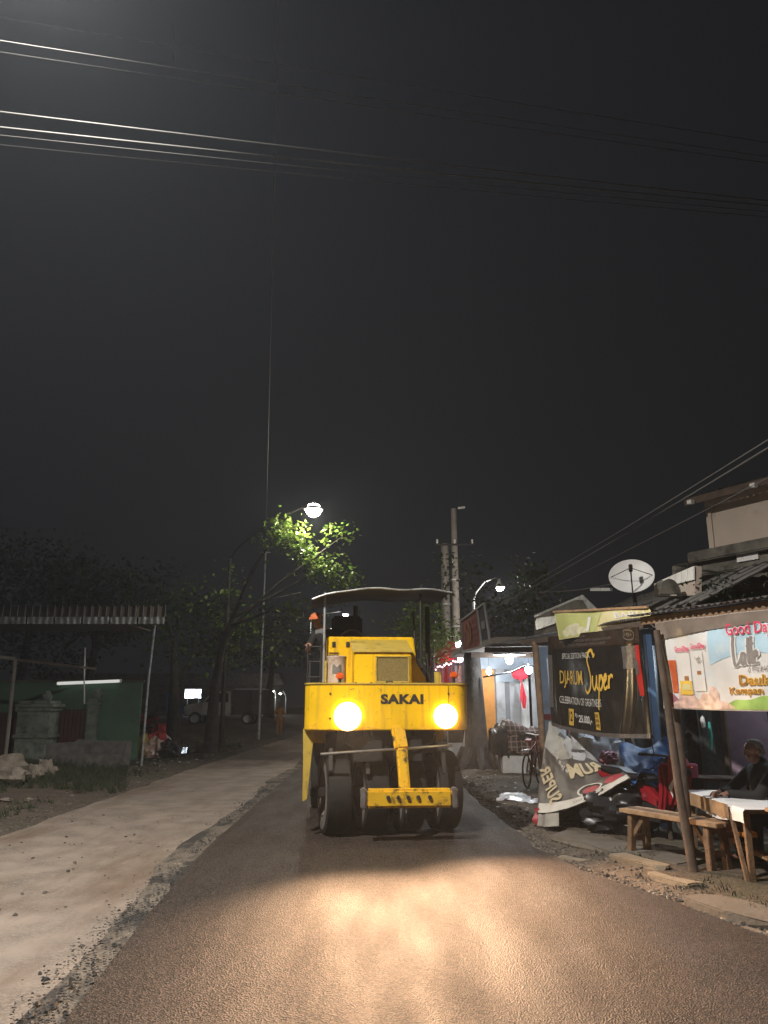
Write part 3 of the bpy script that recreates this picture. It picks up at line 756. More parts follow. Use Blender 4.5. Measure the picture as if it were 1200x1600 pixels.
def head_shapes(c, yaw, pitch=0, s=1.0):
    f = face_frame(c, yaw, pitch); q = lambda *a: f(*(k * s for k in a))
    return [('b', q(0, .012, .02), (.078 * s, .095 * s, .098 * s)), ('b', q(0, -.02, -.05), (.058 * s, .066 * s, .062 * s)), ('b', q(0, -.055, -.085), (.03 * s, .028 * s, .022 * s)),
            ('c', q(0, -.090, .02), q(0, -.112, -.022), .010 * s, .017 * s), ('b', q(-.03, -.084, .028), (.02 * s, .012 * s, .008 * s)), ('b', q(.03, -.084, .028), (.02 * s, .012 * s, .008 * s)),
            ('c', q(-.022, -.086, -.055), q(.022, -.086, -.055), .009 * s, .009 * s), ('b', q(-.08, .012, -.005), (.012 * s, .022 * s, .032 * s)), ('b', q(.08, .012, -.005), (.012 * s, .022 * s, .032 * s))]
def hand_shapes(w, d, up, side=1, curl=.5, s=1.0):
    """palm and five bent fingers; w wrist, d pointing direction, up the back of the hand"""
    w = Vector(w); d = Vector(d).normalized(); up = Vector(up); up = (up - d * up.dot(d)).normalized(); x = d.cross(up) * side
    out = [('c', w, w + d * .035 * s, .026 * s, .03 * s)]
    for k, (ln, off) in enumerate(((.070, -.032), (.082, -.011), (.078, .011), (.060, .031))):
        a = w + d * .04 * s + x * off * .6 * s; kn = w + d * .095 * s + x * off * s
        out.append(('c', a, kn, .014 * s, .012 * s))
        m1 = kn + (d * math.cos(curl) - up * math.sin(curl)) * ln * .55 * s
        m2 = m1 + (d * math.cos(curl * 2.1) - up * math.sin(curl * 2.1)) * ln * .45 * s
        out += [('c', kn, m1, .0105 * s, .0095 * s), ('c', m1, m2, .0095 * s, .008 * s)]
    t0 = w + d * .025 * s - x * .024 * s; t1 = t0 + (d * .7 - x * .6 - up * .25) * .045 * s; t2 = t1 + (d * .9 - x * .1 - up * .3) * .035 * s
    return out + [('c', t0, t1, .014 * s, .012 * s), ('c', t1, t2, .012 * s, .009 * s)]

# ================================================================== ROLLER
RX, RY, YAW = -.01, 10.6, R(5)
ROL = thing('road_roller', 'yellow pneumatic road roller with lit headlights on the fresh asphalt', 'road roller', (RX, RY, .055), YAW)
M_R = WM[ROL]
def wheel(parent, x, y, r, w, steer=0, name='wheel'):
    o = bpy.data.objects.new(name, None)
    hw = w / 2
    t = B().lathe([(r * .56, -hw * .92), (r * .72, -hw * 1.0), (r * .90, -hw * .97), (r * .975, -hw * .86), (r, -hw * .62), (r, hw * .62), (r * .975, hw * .86), (r * .90, hw * .97), (r * .72, hw), (r * .56, hw * .92)], 40, axis='x')
    t = build(name, t, 'rubber', parent, smooth=True, loc=(x, y, r))
    t.rotation_euler.z = steer
    sw = B()
    for sg in (-1, 1):
        sw.lathe([(r * .60, sg * (hw * .965)), (r * .74, sg * (hw * 1.015)), (r * .885, sg * (hw * .99))], 40, axis='x')
    build('sidewall', sw, 'rubber_side', t, smooth=True)
    rim = B().lathe([(.02, -hw * .55), (r * .18, -hw * .6), (r * .2, -hw * .35), (r * .42, -hw * .4), (r * .5, -hw * .75), (r * .57, -hw * .93), (r * .57, hw * .93), (r * .5, hw * .75), (r * .42, hw * .4), (r * .2, hw * .35), (r * .18, hw * .6), (.02, hw * .55)], 28, axis='x')
    for k in range(8):
        a = k / 8 * 6.283
        for sg in (-1, 1): rim.tube([(sg * hw * .38, r * .3 * math.cos(a), r * .3 * math.sin(a)), (sg * hw * .50, r * .3 * math.cos(a), r * .3 * math.sin(a))], .018, 6)
    build('rim', rim, 'dusty_rim', t, smooth=True)
    return t
ST = R(8)
for k, x in enumerate((-.72, -.24, .24, .72)):
    wheel(ROL, .07 + x * math.cos(ST), x * math.sin(ST), .50, .32, ST)
for x in (-.80, -.40, .0, .40, .80):
    wheel(ROL, x, 2.55, .50, .30)
# front box (water tank and nose) with rounded corners
def rounded_plan(x0, x1, y0, y1, rl, rr):
    pts = [(x1, y1), (x0, y1)]
    for k in range(7):
        a = math.pi + k / 6 * math.pi / 2; pts.append((x0 + rl * .35 + rl * .35 * 0 + rl * math.cos(a) + rl * .65, y0 + .22 + .22 * math.sin(a)))
    for k in range(7):
        a = 1.5 * math.pi + k / 6 * math.pi / 2; pts.append((x1 - rr + rr * math.cos(a), y0 + .15 + .15 * math.sin(a)))
    return pts
NOSE0, NOSE1 = 1.275, 1.835
nose = build('nose_panel', B().prism(rounded_plan(-1.04, 1.04, -.62, .75, .26, .18), NOSE0, NOSE1, axis='z'), 'yellow', ROL, smooth=True, bevel=.012)
build('nose_lip', B().prism(rounded_plan(-1.05, 1.05, -.63, .76, .26, .18), NOSE1 + .002, NOSE1 + .022, axis='z'), 'yellow_dull', nose, smooth=True)
YF = -.62
fr = lambda x, z: Vector((x, YF - .004, z))
build('brand_lettering', write(lambda u, v: Vector((u, YF - .004, v)), 'SAKAI', .185, 1.655, .545, .124, bold=.052, space=1.08), 'black_paint', nose)
for z in (1.42, 1.72):
    for x in (-.72, .78): build('bolt', B().lathe([(.0, -.012), (.012, -.012), (.014, 0)], 8, axis='y', c=(x, YF - .001, z)), 'black_metal', nose)
build('panel_seam', B().box((.78, YF - .002, 1.57), (.006, .006, .5)), 'black_metal', nose)
build('rust_streaks', B().grid(lambda u, v: Vector((.80 + .05 * u + .012 * math.sin(v * 9), YF - .0035, 1.55 + .22 * v)), 2, 8), 'yellow_worn', nose)
# headlights
for x, z, rr, aim in ((-.50, 1.445, .150, 0), (.735, 1.445, .130, 1)):
    hl = build('headlight', B().lathe([(.0, .02), (rr * .7, .02), (rr * .9, -.02), (rr * 1.0, -.02), (rr * 1.05, .03), (rr * .9, .05)], 24, axis='y', c=(x, YF - .03, z)), 'black_metal', ROL, smooth=True)
    build('lens', B().lathe([(.0, -.115), (rr * .5, -.108), (rr * .86, -.080), (rr * .93, -.066)], 28, axis='y', c=(x, YF - .03, z)), 'head_lens', hl, smooth=True)
    build('glow_ring', B().lathe([(rr * .93, -.066), (rr * 1.10, -.048), (rr * 1.16, -.010), (rr * 1.17, .03)], 28, axis='y', c=(x, YF - .03, z)), 'head_glow', hl, smooth=True)  # emissive ring added round the lens to imitate the headlight's glare
    s = lamp('SPOT', ROL, (x, YF - .20, z), LIGHT['head'] * (1.15 if not aim else 1.0), (1, .60, .34), size=.13, spot_size=R(74 if not aim else 86), spot_blend=1.0)
    tgt = Vector((.25 if not aim else 1.75, -9.5 if not aim else -5.4, 0)); d = tgt - Vector((x, YF - .20, z)); s.rotation_euler = d.to_track_quat('-Z', 'Y').to_euler()
# indicator lamps
for x, z, y in ((-.60, 1.895, -.52), (.875, 1.915, -.50)):
    ind = build('indicator', B().box((x, y, z + .045), (.105, .07, .085)), 'orange_lens', ROL, bevel=.02)
    build('stalk', B().tube([(x, y, z - .07), (x, y, z + .01)], .02, 8), 'black_metal', ind)
# under frame, axle, scraper bar
build('under_frame', B().box((0, .32, 1.13), (1.25, 1.3, .30)).box((0, 1.6, .95), (1.5, 2.6, .5)), 'black_metal', ROL, bevel=.02)
build('axle_yoke', B().box((0, 0, .98), (.34, .5, .32)).beam((-.95, -.95 * math.sin(ST), .5), (.95, .95 * math.sin(ST), .5), .12, .12).beam((-.02, 0, .5), (-.02, 0, 1.0), .2, .2), 'black_metal', ROL, bevel=.015)
build('scraper_bar', B().tube([(-.83, -.72, 1.0), (0, -.64, 1.045), (.83, -.50, 1.085)], .017, 8), 'steel', ROL, smooth=True)
for x in (-.70, -.24, .24, .72):
    build('scraper_bracket', B().box((x, -.50, .90), (.05, .05, .32), (R(-18), 0, 0)), 'black_metal', ROL, bevel=.006)
for x in (-.24, .26): build('mudflap', B().box((x, -.535, 1.05), (.36, .012, .30), (R(-6), 0, 0)), 'rubber', ROL)
# tow arm and yellow counterweight bar
arm = build('tow_arm', B().beam((.13, -.58, 1.32), (.17, -.66, 1.05), .17, .10).beam((.17, -.66, 1.06), (.20, -.76, .50), .145, .13), 'yellow_worn', ROL, bevel=.02)
build('hook', B().tube([(.20, -.85, .42), (.20, -.9, .34), (.22, -.86, .24), (.23, -.8, .18)], .018, 8), 'black_metal', arm, smooth=True)
bar = build('bumper_bar', B().box((.24, -.84, .50), (1.04, .16, .215)), 'yellow_worn', ROL, bevel=.03)
for x in (-.02, .10, .22, .34, .48):
    build('bolt', B().lathe([(0, -.03), (.022, -.028), (.026, 0)], 8, axis='y', c=(x, -.92, .515)), 'black_metal', bar)
for sx in (-1, 1): build('end_clamp', B().box((.24 + sx * .55, -.83, .50), (.07, .19, .23)), 'rust_tin', bar, bevel=.015)
# side skirts
for sx in (-1, 1):
    build('side_skirt', B().prism([(-.38, NOSE0 + .02), (.9, NOSE0 + .02), (.9, 1.0), (.2, .98), (-.05, .40), (-.16, .40)] if sx < 0 else [(-.3, NOSE0 + .02), (.9, NOSE0 + .02), (.9, 1.05), (-.1, 1.1)], sx * 1.035 - .012, sx * 1.035 + .012, axis='x'), 'yellow_dull' if sx < 0 else 'black_metal', ROL, bevel=.004)
build('fender_plate', B().prism([(-1.055, NOSE0 + .01), (-.90, NOSE0 + .01), (-.925, 1.12), (-.985, .45), (-1.03, .42)], -.40, -.38), 'yellow_dull', ROL, bevel=.004)
# rear body
build('rear_body', B().box((0, 2.2, 1.42), (2.02, 2.3, .75)), 'yellow', ROL, bevel=.05)
build('deck', B().box((0, 1.1, 1.78), (1.9, 1.0, .05)), 'black_metal', ROL)
# hood block
hood = build('engine_hood', B().prism([(-.76, 1.86), (.56, 1.86), (.485, 2.53), (-.755, 2.53)], .55, 1.35), 'yellow', ROL, bevel=.015)
box = B().add([(-.40, -.20, 1.858), (.36, -.20, 1.858), (.36, -.20, 2.26), (-.40, -.20, 2.26), (-.40, .547, 1.858), (.36, .547, 1.858), (.36, .547, 2.46), (-.40, .547, 2.46)],
              [(0, 1, 2, 3), (5, 4, 7, 6), (3, 2, 6, 7), (1, 5, 6, 2), (4, 0, 3, 7)])
fb = build('radiator_box', box, 'yellow', ROL, bevel=.012)
build('lid', B().add([(-.43, -.225, 2.265), (.38, -.225, 2.265), (.38, .52, 2.468), (-.43, .52, 2.468), (-.43, -.225, 2.285), (.38, -.225, 2.285), (.38, .52, 2.488), (-.43, .52, 2.488)], [(3, 2, 1, 0), (4, 5, 6, 7), (0, 1, 5, 4), (1, 2, 6, 5), (2, 3, 7, 6), (3, 0, 4, 7)]), 'yellow_dull', fb)
build('grille', B().box((.105, -.203, 2.045), (.415, .01, .32)), 'olive_mesh', fb)
gf = B()
for c, d in (((.105, -.212, 2.21), (.45, .02, .016)), ((.105, -.212, 1.88), (.45, .02, .016)), ((-.112, -.212, 2.045), (.016, .02, .345)), ((.322, -.212, 2.045), (.016, .02, .345))): gf.box(c, d)
build('grille_frame', gf, 'yellow_dull', fb)
build('handle', B().tube([(.02, -.22, 1.875), (.02, -.25, 1.885), (.10, -.25, 1.885), (.10, -.22, 1.875)], .008, 6), 'black_metal', fb)
build('side_brace', B().prism([(.40, 1.86), (.62, 1.86), (.60, 1.96), (.43, 2.22)], .2, .50), 'yellow', ROL, bevel=.01)
build('exhaust_stub', B().tube([(.79, .3, 1.85), (.79, .3, 2.03)], .05, 12).box((.79, .3, 1.92), (.085, .085, .13)), 'yellow_dull', ROL)
for x, y, z1 in ((.70, .5, 2.30), (.74, .52, 2.12), (.56, .9, 2.95)): build('grab_pipe', B().tube([(x, y, 1.80), (x, y, z1 * .8), (x - .03, y, z1)], .016, 8), 'black_metal', ROL, smooth=True)
# beige drum on the nose
dr = build('water_drum', B().lathe([(.0, 1.86), (.128, 1.86), (.132, 1.88), (.128, 2.05), (.131, 2.19), (.136, 2.205), (.125, 2.215), (0, 2.205)], 22, c=(-.635, -.12, 0)), 'drum', ROL, smooth=True)
build('black_patch', B().grid(lambda u, v: Vector((-.635 + .1335 * math.sin(-.45 + .9 * u), -.12 - .1335 * math.cos(-.45 + .9 * u), 1.985 + (.10 + .02 * math.sin(u * 9)) * v)), 8, 3), 'rust_tin', dr)
build('drum_bracket', B().box((-.78, -.12, 2.0), (.03, .16, .30)).box((-.635, -.12, 1.852), (.34, .30, .016)), 'yellow_dull', ROL, bevel=.005)
# canopy
def canopy(u, v):
    x = lerp(-.98, 1.02, u); y = lerp(.30, 2.15, v)
    z = 3.20 - .16 * max(0, (.35 - u) / .35) ** 1.5 - .03 * max(0, (u - .7) / .3) ** 2 + .06 * v + .012 * math.sin(u * 17) + .01 * math.sin(v * 9)
    return Vector((x, y, z))
cn = build('canopy_roof', B().grid(canopy, 24, 10), 'black_metal', ROL, smooth=True, thick=.012)
build('canopy_edge', B().tube([canopy(k / 20, 0) + Vector((0, -.01, -.012)) for k in range(21)], .013, 8), 'galv', cn, smooth=True)
for x, y, m_ in ((-.80, .45, 'galv'), (.58, .45, 'black_metal'), (-.28, 2.0, 'black_metal'), (.9, 2.0, 'black_metal')):
    build('canopy_post', B().tube([(x, y, 1.80), (x * 1.0, y, 3.15)], .018 if y < 1 else .04, 10), m_, ROL, smooth=True)
# platform: seat, steering wheel, rails
build('seat', B().box((-.42, 1.75, 2.20), (.5, .45, .10)).box((-.42, 1.98, 2.62), (.5, .10, .75), (R(-8), 0, 0)), 'plastic_black', ROL, bevel=.04)
build('steering_wheel', B().tube([(-.36 + .20 * math.cos(a / 18 * 6.283), 1.32 + .07 * math.sin(a / 18 * 6.283), 2.53 + .17 * math.sin(a / 18 * 6.283)) for a in range(19)], .016, 8).tube([(-.36, 1.32, 2.53), (-.36, 1.2, 2.0)], .02, 8), 'steel', ROL, smooth=True)
rail = B()
for x in (-1.03, -.84): rail.tube([(x, 1.0, 1.8), (x, 1.0, 2.45)], .014, 8)
for z in (1.98, 2.20, 2.42): rail.tube([(-1.03, 1.0, z), (-.84, 1.0, z)], .011, 8)
rail.tube([(-1.03, 1.0, 2.45), (-1.03, 1.9, 2.45)], .014, 8)
build('hand_rail', rail, 'black_metal', ROL, smooth=True)
build('mirror', B().box((-.87, .50, 2.60), (.12, .03, .055), (0, R(-14), 0)).tube([(-.80, .45, 2.55), (-.86, .5, 2.59)], .01, 6), 'steel', ROL, bevel=.01)
build('lever', B().tube([(-.12, 1.25, 2.0), (-.16, 1.2, 2.60), (-.10, 1.15, 2.64)], .011, 6), 'steel', ROL, smooth=True)

# small fittings
for k in range(9): build('lip_bolt', B().lathe([(0, .012), (.012, .010), (.014, 0)], 8, c=(-.80 + k * .2, -.56, NOSE1 + .022)), 'black_metal', nose)
for x in (-.66, -.46): build('hood_latch', B().box((x, .543, 2.42), (.05, .016, .075)), 'black_metal', hood, bevel=.004)
for k in range(4): build('hood_vent', B().box((-.66 + .0 * k, .545, 2.26 - .0 * k + .03 * k - .05), (.14, .012, .012)), 'black_metal', hood)
for x0, x1, z in ((-.55, -.30, 1.12), (-.20, .05, 1.08), (.34, .62, 1.14)):
    build('hose', B().tube([(x0, -.42, 1.27), (x0 + .02, -.47, z), (lerp(x0, x1, .5), -.49, z - .07), (x1 - .02, -.46, z), (x1, -.40, 1.27)], .016, 8), 'plastic_black', ROL, smooth=True)
build('hose', B().tube([(.66, .10, 1.86), (.64, .05, 1.98), (.55, .08, 2.10), (.50, .3, 2.2)], .018, 8), 'plastic_black', ROL, smooth=True)
for x, z, w_, h_ in ((.86, 1.60, .10, .26), (-.93, 1.32, .12, .06), (-.28, 1.30, .30, .035), (.45, 1.298, .22, .03), (-.36, 1.70, .03, .14)):
    sd = rnd.random() * 9
    build('rust_patch', B().grid(lambda u, v: Vector((x + w_ * v * math.cos(u * 6.283) * .5 * (1 + .5 * nz(math.cos(u * 6.283), math.sin(u * 6.283), sd, 1.7)), YF - .0045 if abs(x) < .78 else YF + .012, z + h_ * .5 * v * math.sin(u * 6.283) * (1 + .5 * nz(math.sin(u * 6.283), math.cos(u * 6.283), sd, 2.1)))), 22, 2), 'yellow_worn', nose)

# operator leaning out to the left
OP = thing('person', 'roller operator in dark clothes and orange cap leaning out of the cab', 'person', M_R @ Vector((-.62, 1.72, 2.20)), YAW)
hd = Vector((-.30, -.22, .67)); ch = Vector((-.13, -.08, .38))
body = [('c', (0, 0, .12), ch, .135, .145), ('b', ch + Vector((0, 0, .07)), (.20, .11, .09)), ('c', ch + Vector((-.02, 0, .12)), hd + Vector((.02, .02, -.08)), .058, .052)] + head_shapes(hd, R(-20), R(14))
for sg, el, wr in ((-1, Vector((-.42, -.25, .20)), Vector((-.40, -.55, .26))), (1, Vector((.16, -.22, .22)), Vector((.22, -.42, .30)))):
    sh = ch + Vector((sg * .18, 0, .09)); body += [('c', sh, el, .055, .042), ('c', el, wr, .04, .03)] + hand_shapes(wr, (0, -1, 0), (0, 0, 1), sg, .9)
for sg in (-1, 1):
    kn = Vector((sg * .15, -.42, .10)); ft = Vector((sg * .15, -.46, -.33)); body += [('c', (sg * .09, 0, .09), kn, .085, .062), ('c', kn, ft, .058, .04), ('c', ft + Vector((0, .03, -.04)), ft + Vector((0, -.17, -.055)), .038, .032)]
blob('body', body, 'skin', OP, .011)
blob('shirt', [('c', (0, 0, .12), ch, .147, .157), ('b', ch + Vector((0, 0, .065)), (.215, .122, .10)), ('c', ch + Vector((-.18, 0, .09)), lerp(ch + Vector((-.18, 0, .09)), Vector((-.42, -.25, .20)), .95), .066, .055), ('c', ch + Vector((.18, 0, .09)), Vector((.16, -.22, .22)), .066, .054)], 'jacket', OP, .014)
blob('trousers', [('b', (0, 0, .08), (.17, .14, .10))] + [s for sg in (-1, 1) for s in (('c', (sg * .09, 0, .09), (sg * .15, -.42, .10), .097, .075), ('c', (sg * .15, -.42, .10), (sg * .15, -.46, -.30), .072, .055))], 'trousers', OP, .014)
f = face_frame(hd, R(-20), R(14))
cap = B().ball((0, 0, 0), (.094, .110, .060), 18, 10)
cap.v = [Vector((p.x, p.y + .012, max(p.z, -.004) + .048)) for p in cap.v]
cap.grid(lambda u, v: Vector((lerp(-.078, .078, u), -.085 - .10 * v * math.sqrt(max(.05, 1 - (2 * u - 1) ** 2)), .05 - .018 * v)), 8, 4)
cap.v = [f(*p) for p in cap.v]
build('cap', cap, 'orange_cap', OP, smooth=True)

# ================================================================== RIGHT: DIRT VERGE, SLABS
def rough_block(c, d, rz, seed, jit=.12):
    b = B(); r = random.Random(seed); x, y, z = (k / 2 for k in d); vs = []
    for sz in (-1, 1):
        for sx, sy in ((-1, -1), (0, -1.08), (1, -1), (1.05, 0), (1, 1), (0, 1.05), (-1, 1), (-1.05, 0)):
            q = Vector((sx * x, sy * y, sz * z)); q += Vector((r.uniform(-1, 1) * d[0], r.uniform(-1, 1) * d[1], r.uniform(-1, 1) * d[2] * .6)) * jit
            vs.append(Matrix.Rotation(rz, 3, 'Z') @ q + Vector(c))
    fs = [tuple(range(7, -1, -1)), tuple(range(8, 16))] + [(k, (k + 1) % 8, 8 + (k + 1) % 8, 8 + k) for k in range(8)]
    return b.add(vs, fs)
for k, (px, py, d, rz, m_, lb) in enumerate([
        ((1000), 1352, (.62, .20, .10), R(-66), 'slab_pale', 'pale broken kerb piece in the dirt in front of the bench'),
        ((1052), 1376, (.50, .16, .09), R(-60), 'slab_pale', 'narrow pale kerb piece beside the foot of the leaning post'),
        ((940), 1318, (1.5, .62, .07), R(-72), 'slab', 'grey concrete paving slab below the bunched tarp'),
        ((1040), 1335, (1.2, .75, .07), R(-64), 'slab', 'grey concrete paving slab under the bench'),
        ((1165), 1420, (.85, .42, .10), R(-62), 'slab', 'worn concrete slab in the grass before the table'),
        ((1240), 1470, (.9, .40, .10), R(-58), 'slab', 'worn concrete slab at the end of the dirt verge'),
        ((895), 1336, (.34, .16, .07), R(-50), 'slab_pale', 'small pale stone at the edge of the fresh asphalt')]):
    g = G(px, py, .05); single('paving_slab', rough_block((g.x, g.y, terrain(g.x, g.y) + .012 - .5 * d[2] + .02), d, rz, 60 + k), m_, lb, 'slab', (g.x, g.y, 0), 'broken slabs on the verge', bevel=.012)

# ================================================================== ANGLED SNACK STALL
SA, SB = Vector((.45, -.893)), Vector((.893, .45))          # along the stall front, into the stall
SO = Vector((3.05, 8.5))
def S(a, b_, z): q = SO + SA * a + SB * b_; return Vector((q.x, q.y, z))
SRZ = math.atan2(SA.y, SA.x)
ST_ = thing('snack_stall', 'open snack stall with tin roof, bamboo posts and mauve back wall', 'stall', S(0, 0, 0), SRZ)
def part(T, name, b, m_, **k): return build(name, b, m_, T, world=True, **k)
part(ST_, 'front_post', B().tube([G(1086, 1374), P(1062, 1240, 8.25), P(1043, 1100, 8.3), P(1026, 985, 8.35)], [.048, .043, .038, .034], 10), 'wood_dark', smooth=True)
for a, bb, h in ((2.9, -.05, 2.6), (-.3, 2.6, 2.9), (2.9, 2.6, 2.9)):
    part(ST_, 'post', B().tube([S(a, bb, 0), S(a + .03, bb, h / 2), S(a, bb, h)], .045, 10), 'wood_dark', smooth=True)
part(ST_, 'eave_beam', B().beam(S(-.25, -.02, 2.555), S(3.2, -.02, 2.555), .05, .08), 'wood')
part(ST_, 'ridge_beam', B().beam(S(-.25, 2.6, 2.9), S(3.2, 2.6, 2.9), .05, .08), 'wood_dark')
def tin(org, u, v, lu, lv, drop0, rise, amp=.014, per=.076):
    def f(a, c):
        q = org + u * (a * lu) + v * (c * lv)
        return Vector((q.x, q.y, drop0 + rise * c + amp * math.sin(a * lu / per * 6.283) + .012 * nz(a * lu, c * lv, 1, 1.1)))
    return f
def tin_sheets(T, org, u, v, lu, lv, z0, rise, w=.82, m_='rust_tin', gap=.0):
    n = max(1, round(lu / w)); w = lu / n
    for i in range(n):
        f_ = tin(org + u * (i * w - .02), u, v, w + .04, lv, z0 + (.006 if i % 2 else 0) + .02 * nz(i, 3, 1), rise)
        part(T, 'roof_sheet', B().grid(f_, 44, 5), m_, smooth=True)
tin_sheets(ST_, SO + SA * -.35 + SB * -.14, SA, SB, 3.6, 3.0, 2.615, .42)
# back wall panels: mauve board, dark frames, patterned curtain
part(ST_, 'back_wall', B().box(S(.7, 2.55, 1.3), (4.2, .03, 2.6), (0, 0, SRZ)), 'purple_wall')
for a in (-1.42, -.66, .5, 1.7, 2.6): part(ST_, 'wall_stud', B().box(S(a, 2.52, 1.3), (.07, .05, 2.6), (0, 0, SRZ)), 'wood_dark')
part(ST_, 'wall_strip', B().box(S(-.54, 2.5, 1.3), (.05, .04, 2.6), (0, 0, SRZ)), 'grey_board')
def curt(u, v):
    a = lerp(-2.9, -1.46, u); p = S(a, 2.30 + .06 * math.sin(u * 26) + .03 * nz(u * 5, v * 3), lerp(2.5, .25, v)); return p
part(ST_, 'curtain', B().grid(curt, 60, 10), 'curtain', smooth=True)
hook = part(ST_, 'hanging_scarf', B().tube([P(1108, 1128, 9.9), P(1110, 1150, 9.9), P(1111, 1172, 9.9)], [.012, .03, .012], 8), 'teal', smooth=True)
part(ST_, 'hanging_bag', B().ball(P(1098, 1128, 9.9), (.03, .03, .075), 10, 8, .3, 3), 'plastic_white', smooth=True)

# banner of the stall: pale sky print with packs of coffee
GB = thing('coffee_banner', 'pale blue coffee banner with torn top hung along the snack stall', 'banner', S(0, -.1, 1.5), SRZ)
GL = 2.85
def good(u, v):          # u, v in metres from the lower left corner
    t = u / GL
    z = 1.605 + .0 * t + v * (.86 + .03 * t) - .02 * math.sin(t * 3.1)
    w = .022 * math.sin(u * 4.3 + v * 2) + .014 * nz(u * 3, v * 3, 4) + .03 * sstep(.75, 1.0, v) * math.sin(u * 9 + 1)
    return S(u - .02 + .06 * (1 - v) * (1 - sstep(0, .4, u)), -.11 + w, z)
build('sheet', B().grid(good, 70, 26, 0, GL, 0, 1.06), 'banner_photo', GB, world=True, smooth=True)
g1 = lift(good, .004); g2 = lift(good, .008); g3 = lift(good, .012)
part(GB, 'blue_print', B().grid(lambda u, v: g1(lerp(.73, GL - .02, u), lerp(.50 + .12 * math.sin(u * 7), .98, v)), 40, 14), 'vinyl_sky', smooth=True)
part(GB, 'blue_print', B().grid(lambda u, v: g2(lerp(.02, .14 - .05 * v, u), lerp(.40, .82, v)), 6, 10), 'vinyl_sky', smooth=True)
def torn(u, v):
    lo = .80 + .13 * min(1, u / 1.3) + .02 * abs((u * 14) % 1 - .5) + .03 * math.sin(u * 2.2 + .6) * (1 - u / GL)
    return lift(good, .014)(u, lerp(lo, 1.055, v))
part(GB, 'torn_edge', B().grid(torn, 120, 6, 0.005, GL), 'vinyl_back', smooth=True)
part(GB, 'bottom_print', B().grid(lambda u, v: g1(lerp(.25, .80, u), lerp(.02, .19 + .05 * math.sin(u * 9) + .03 * math.sin(u * 23), v)), 30, 6), 'vinyl_peach', smooth=True)
part(GB, 'bottom_print', B().grid(lambda u, v: g1(lerp(.02, .26, u), lerp(.02, .14 + .05 * math.sin(u * 4), v)), 14, 6), 'vinyl_purple', smooth=True)
part(GB, 'bottom_print', B().grid(lambda u, v: g2(lerp(.16, .98, u), lerp(.012, .07 + .03 * math.sin(u * 17), v)), 30, 5), 'vinyl_peach', smooth=True)
part(GB, 'bottom_print', B().grid(lambda u, v: g2(lerp(.90, 1.9, u), lerp(.012, .07 + .07 * min(1, u * 4) + .02 * math.sin(u * 19), v)), 30, 5), 'vinyl_green', smooth=True)
def tapered(sf, u0, u1, v0, v1, k): return lambda u, v: sf(lerp(lerp(u0 + k, u1 - k, u), lerp(u0, u1, u), v), lerp(v0, v1, v))
part(GB, 'coffee_glass', B().grid(tapered(g2, .145, .265, .19, .58, .018), 8, 10), 'print_coffee', smooth=True)
part(GB, 'coffee_pack', patch(g2, .29, .475, .17, .66, 8, 12), 'vinyl_pale', smooth=True)
part(GB, 'coffee_pack', patch(g2, .50, .65, .21, .66, 8, 12), 'vinyl_pale', smooth=True)
part(GB, 'pack_base', patch(g3, .295, .47, .17, .33, 8, 6), 'print_yellow', smooth=True)
part(GB, 'pack_cup', patch(g3, .375, .435, .335, .385, 4, 4), 'print_brown')
part(GB, 'pack_cup', patch(g3, .56, .61, .40, .44, 4, 4), 'print_brown')
part(GB, 'pack_tag', patch(lift(good, .015), .33, .45, .225, .295, 4, 4), 'vinyl_straw')
part(GB, 'pack_lettering', write(lift(good, .018), 'GoodDay', .385, .70, .21, .085, bold=.02), 'print_pink')
part(GB, 'pack_lettering', write(lift(good, .018), 'GoodDay', .61, .72, .20, .085, bold=.02), 'print_pink')
part(GB, 'pack_lettering', write(lift(good, .018), 'lzt', .595, .58, .06, .09, bold=.0, rot=.5), 'print_grey')
part(GB, 'brand_outline', write(lift(good, .010), 'Good Day', 1.20, .865, .49, .185, bold=.07), 'print_white')
part(GB, 'brand_lettering', write(lift(good, .016), 'Good Day', 1.20, .865, .475, .17, bold=.012), 'print_pink')
def latte(u0, v0, s):
    q = lambda pts: [(u0 + x * s, v0 + y * s) for x, y in pts]
    q0 = q; q = lambda pts: q0([(x * .62, y) for x, y in pts])
    return [q([(0, 1.25), (-.06, .9), (-.05, .4), (.02, .05), (.22, .12), (.42, .35)]), q([(.66, .52), (.5, .55), (.42, .3), (.5, .08), (.62, .2), (.68, .5), (.66, .15), (.76, .1)]),
            q([(.92, 1.15), (.88, .6), (.9, .15), (1.0, .12)]), q([(1.12, 1.2), (1.08, .6), (1.1, .15), (1.2, .12)]), q([(.78, .78), (1.0, .86), (1.26, .9)]), q([(1.22, .35), (1.42, .45), (1.36, .62), (1.24, .5), (1.26, .15), (1.5, .15)])]
part(GB, 'latte_outline', strokes(lift(good, .012), latte(1.03, .47, .27), .06), 'print_white')
part(GB, 'latte_lettering', strokes(lift(good, .017), latte(1.03, .47, .27), .028), 'print_grey')
part(GB, 'small_lettering', write(lift(good, .014), '2 PILIHAN', 1.29, .445, .26, .06), 'print_grey')
part(GB, 'offer_lettering', write(lift(good, .014), 'Daulat', 1.25, .325, .38, .115, bold=.045), 'print_yellow')
part(GB, 'offer_lettering', write(lift(good, .018), 'Daulat', 1.25, .325, .37, .10, bold=.0), 'print_brown')
part(GB, 'offer_lettering', write(lift(good, .014), 'Kompan', 1.12, .205, .36, .10, bold=.045), 'print_yellow')
part(GB, 'offer_lettering', write(lift(good, .018), 'Kompan', 1.12, .205, .35, .088, bold=.0), 'print_brown')
rod = part(GB, 'cord', B().tube([S(-.05, -.1, 2.50), S(0, -.10, 2.46)], .006, 6), 'wire')

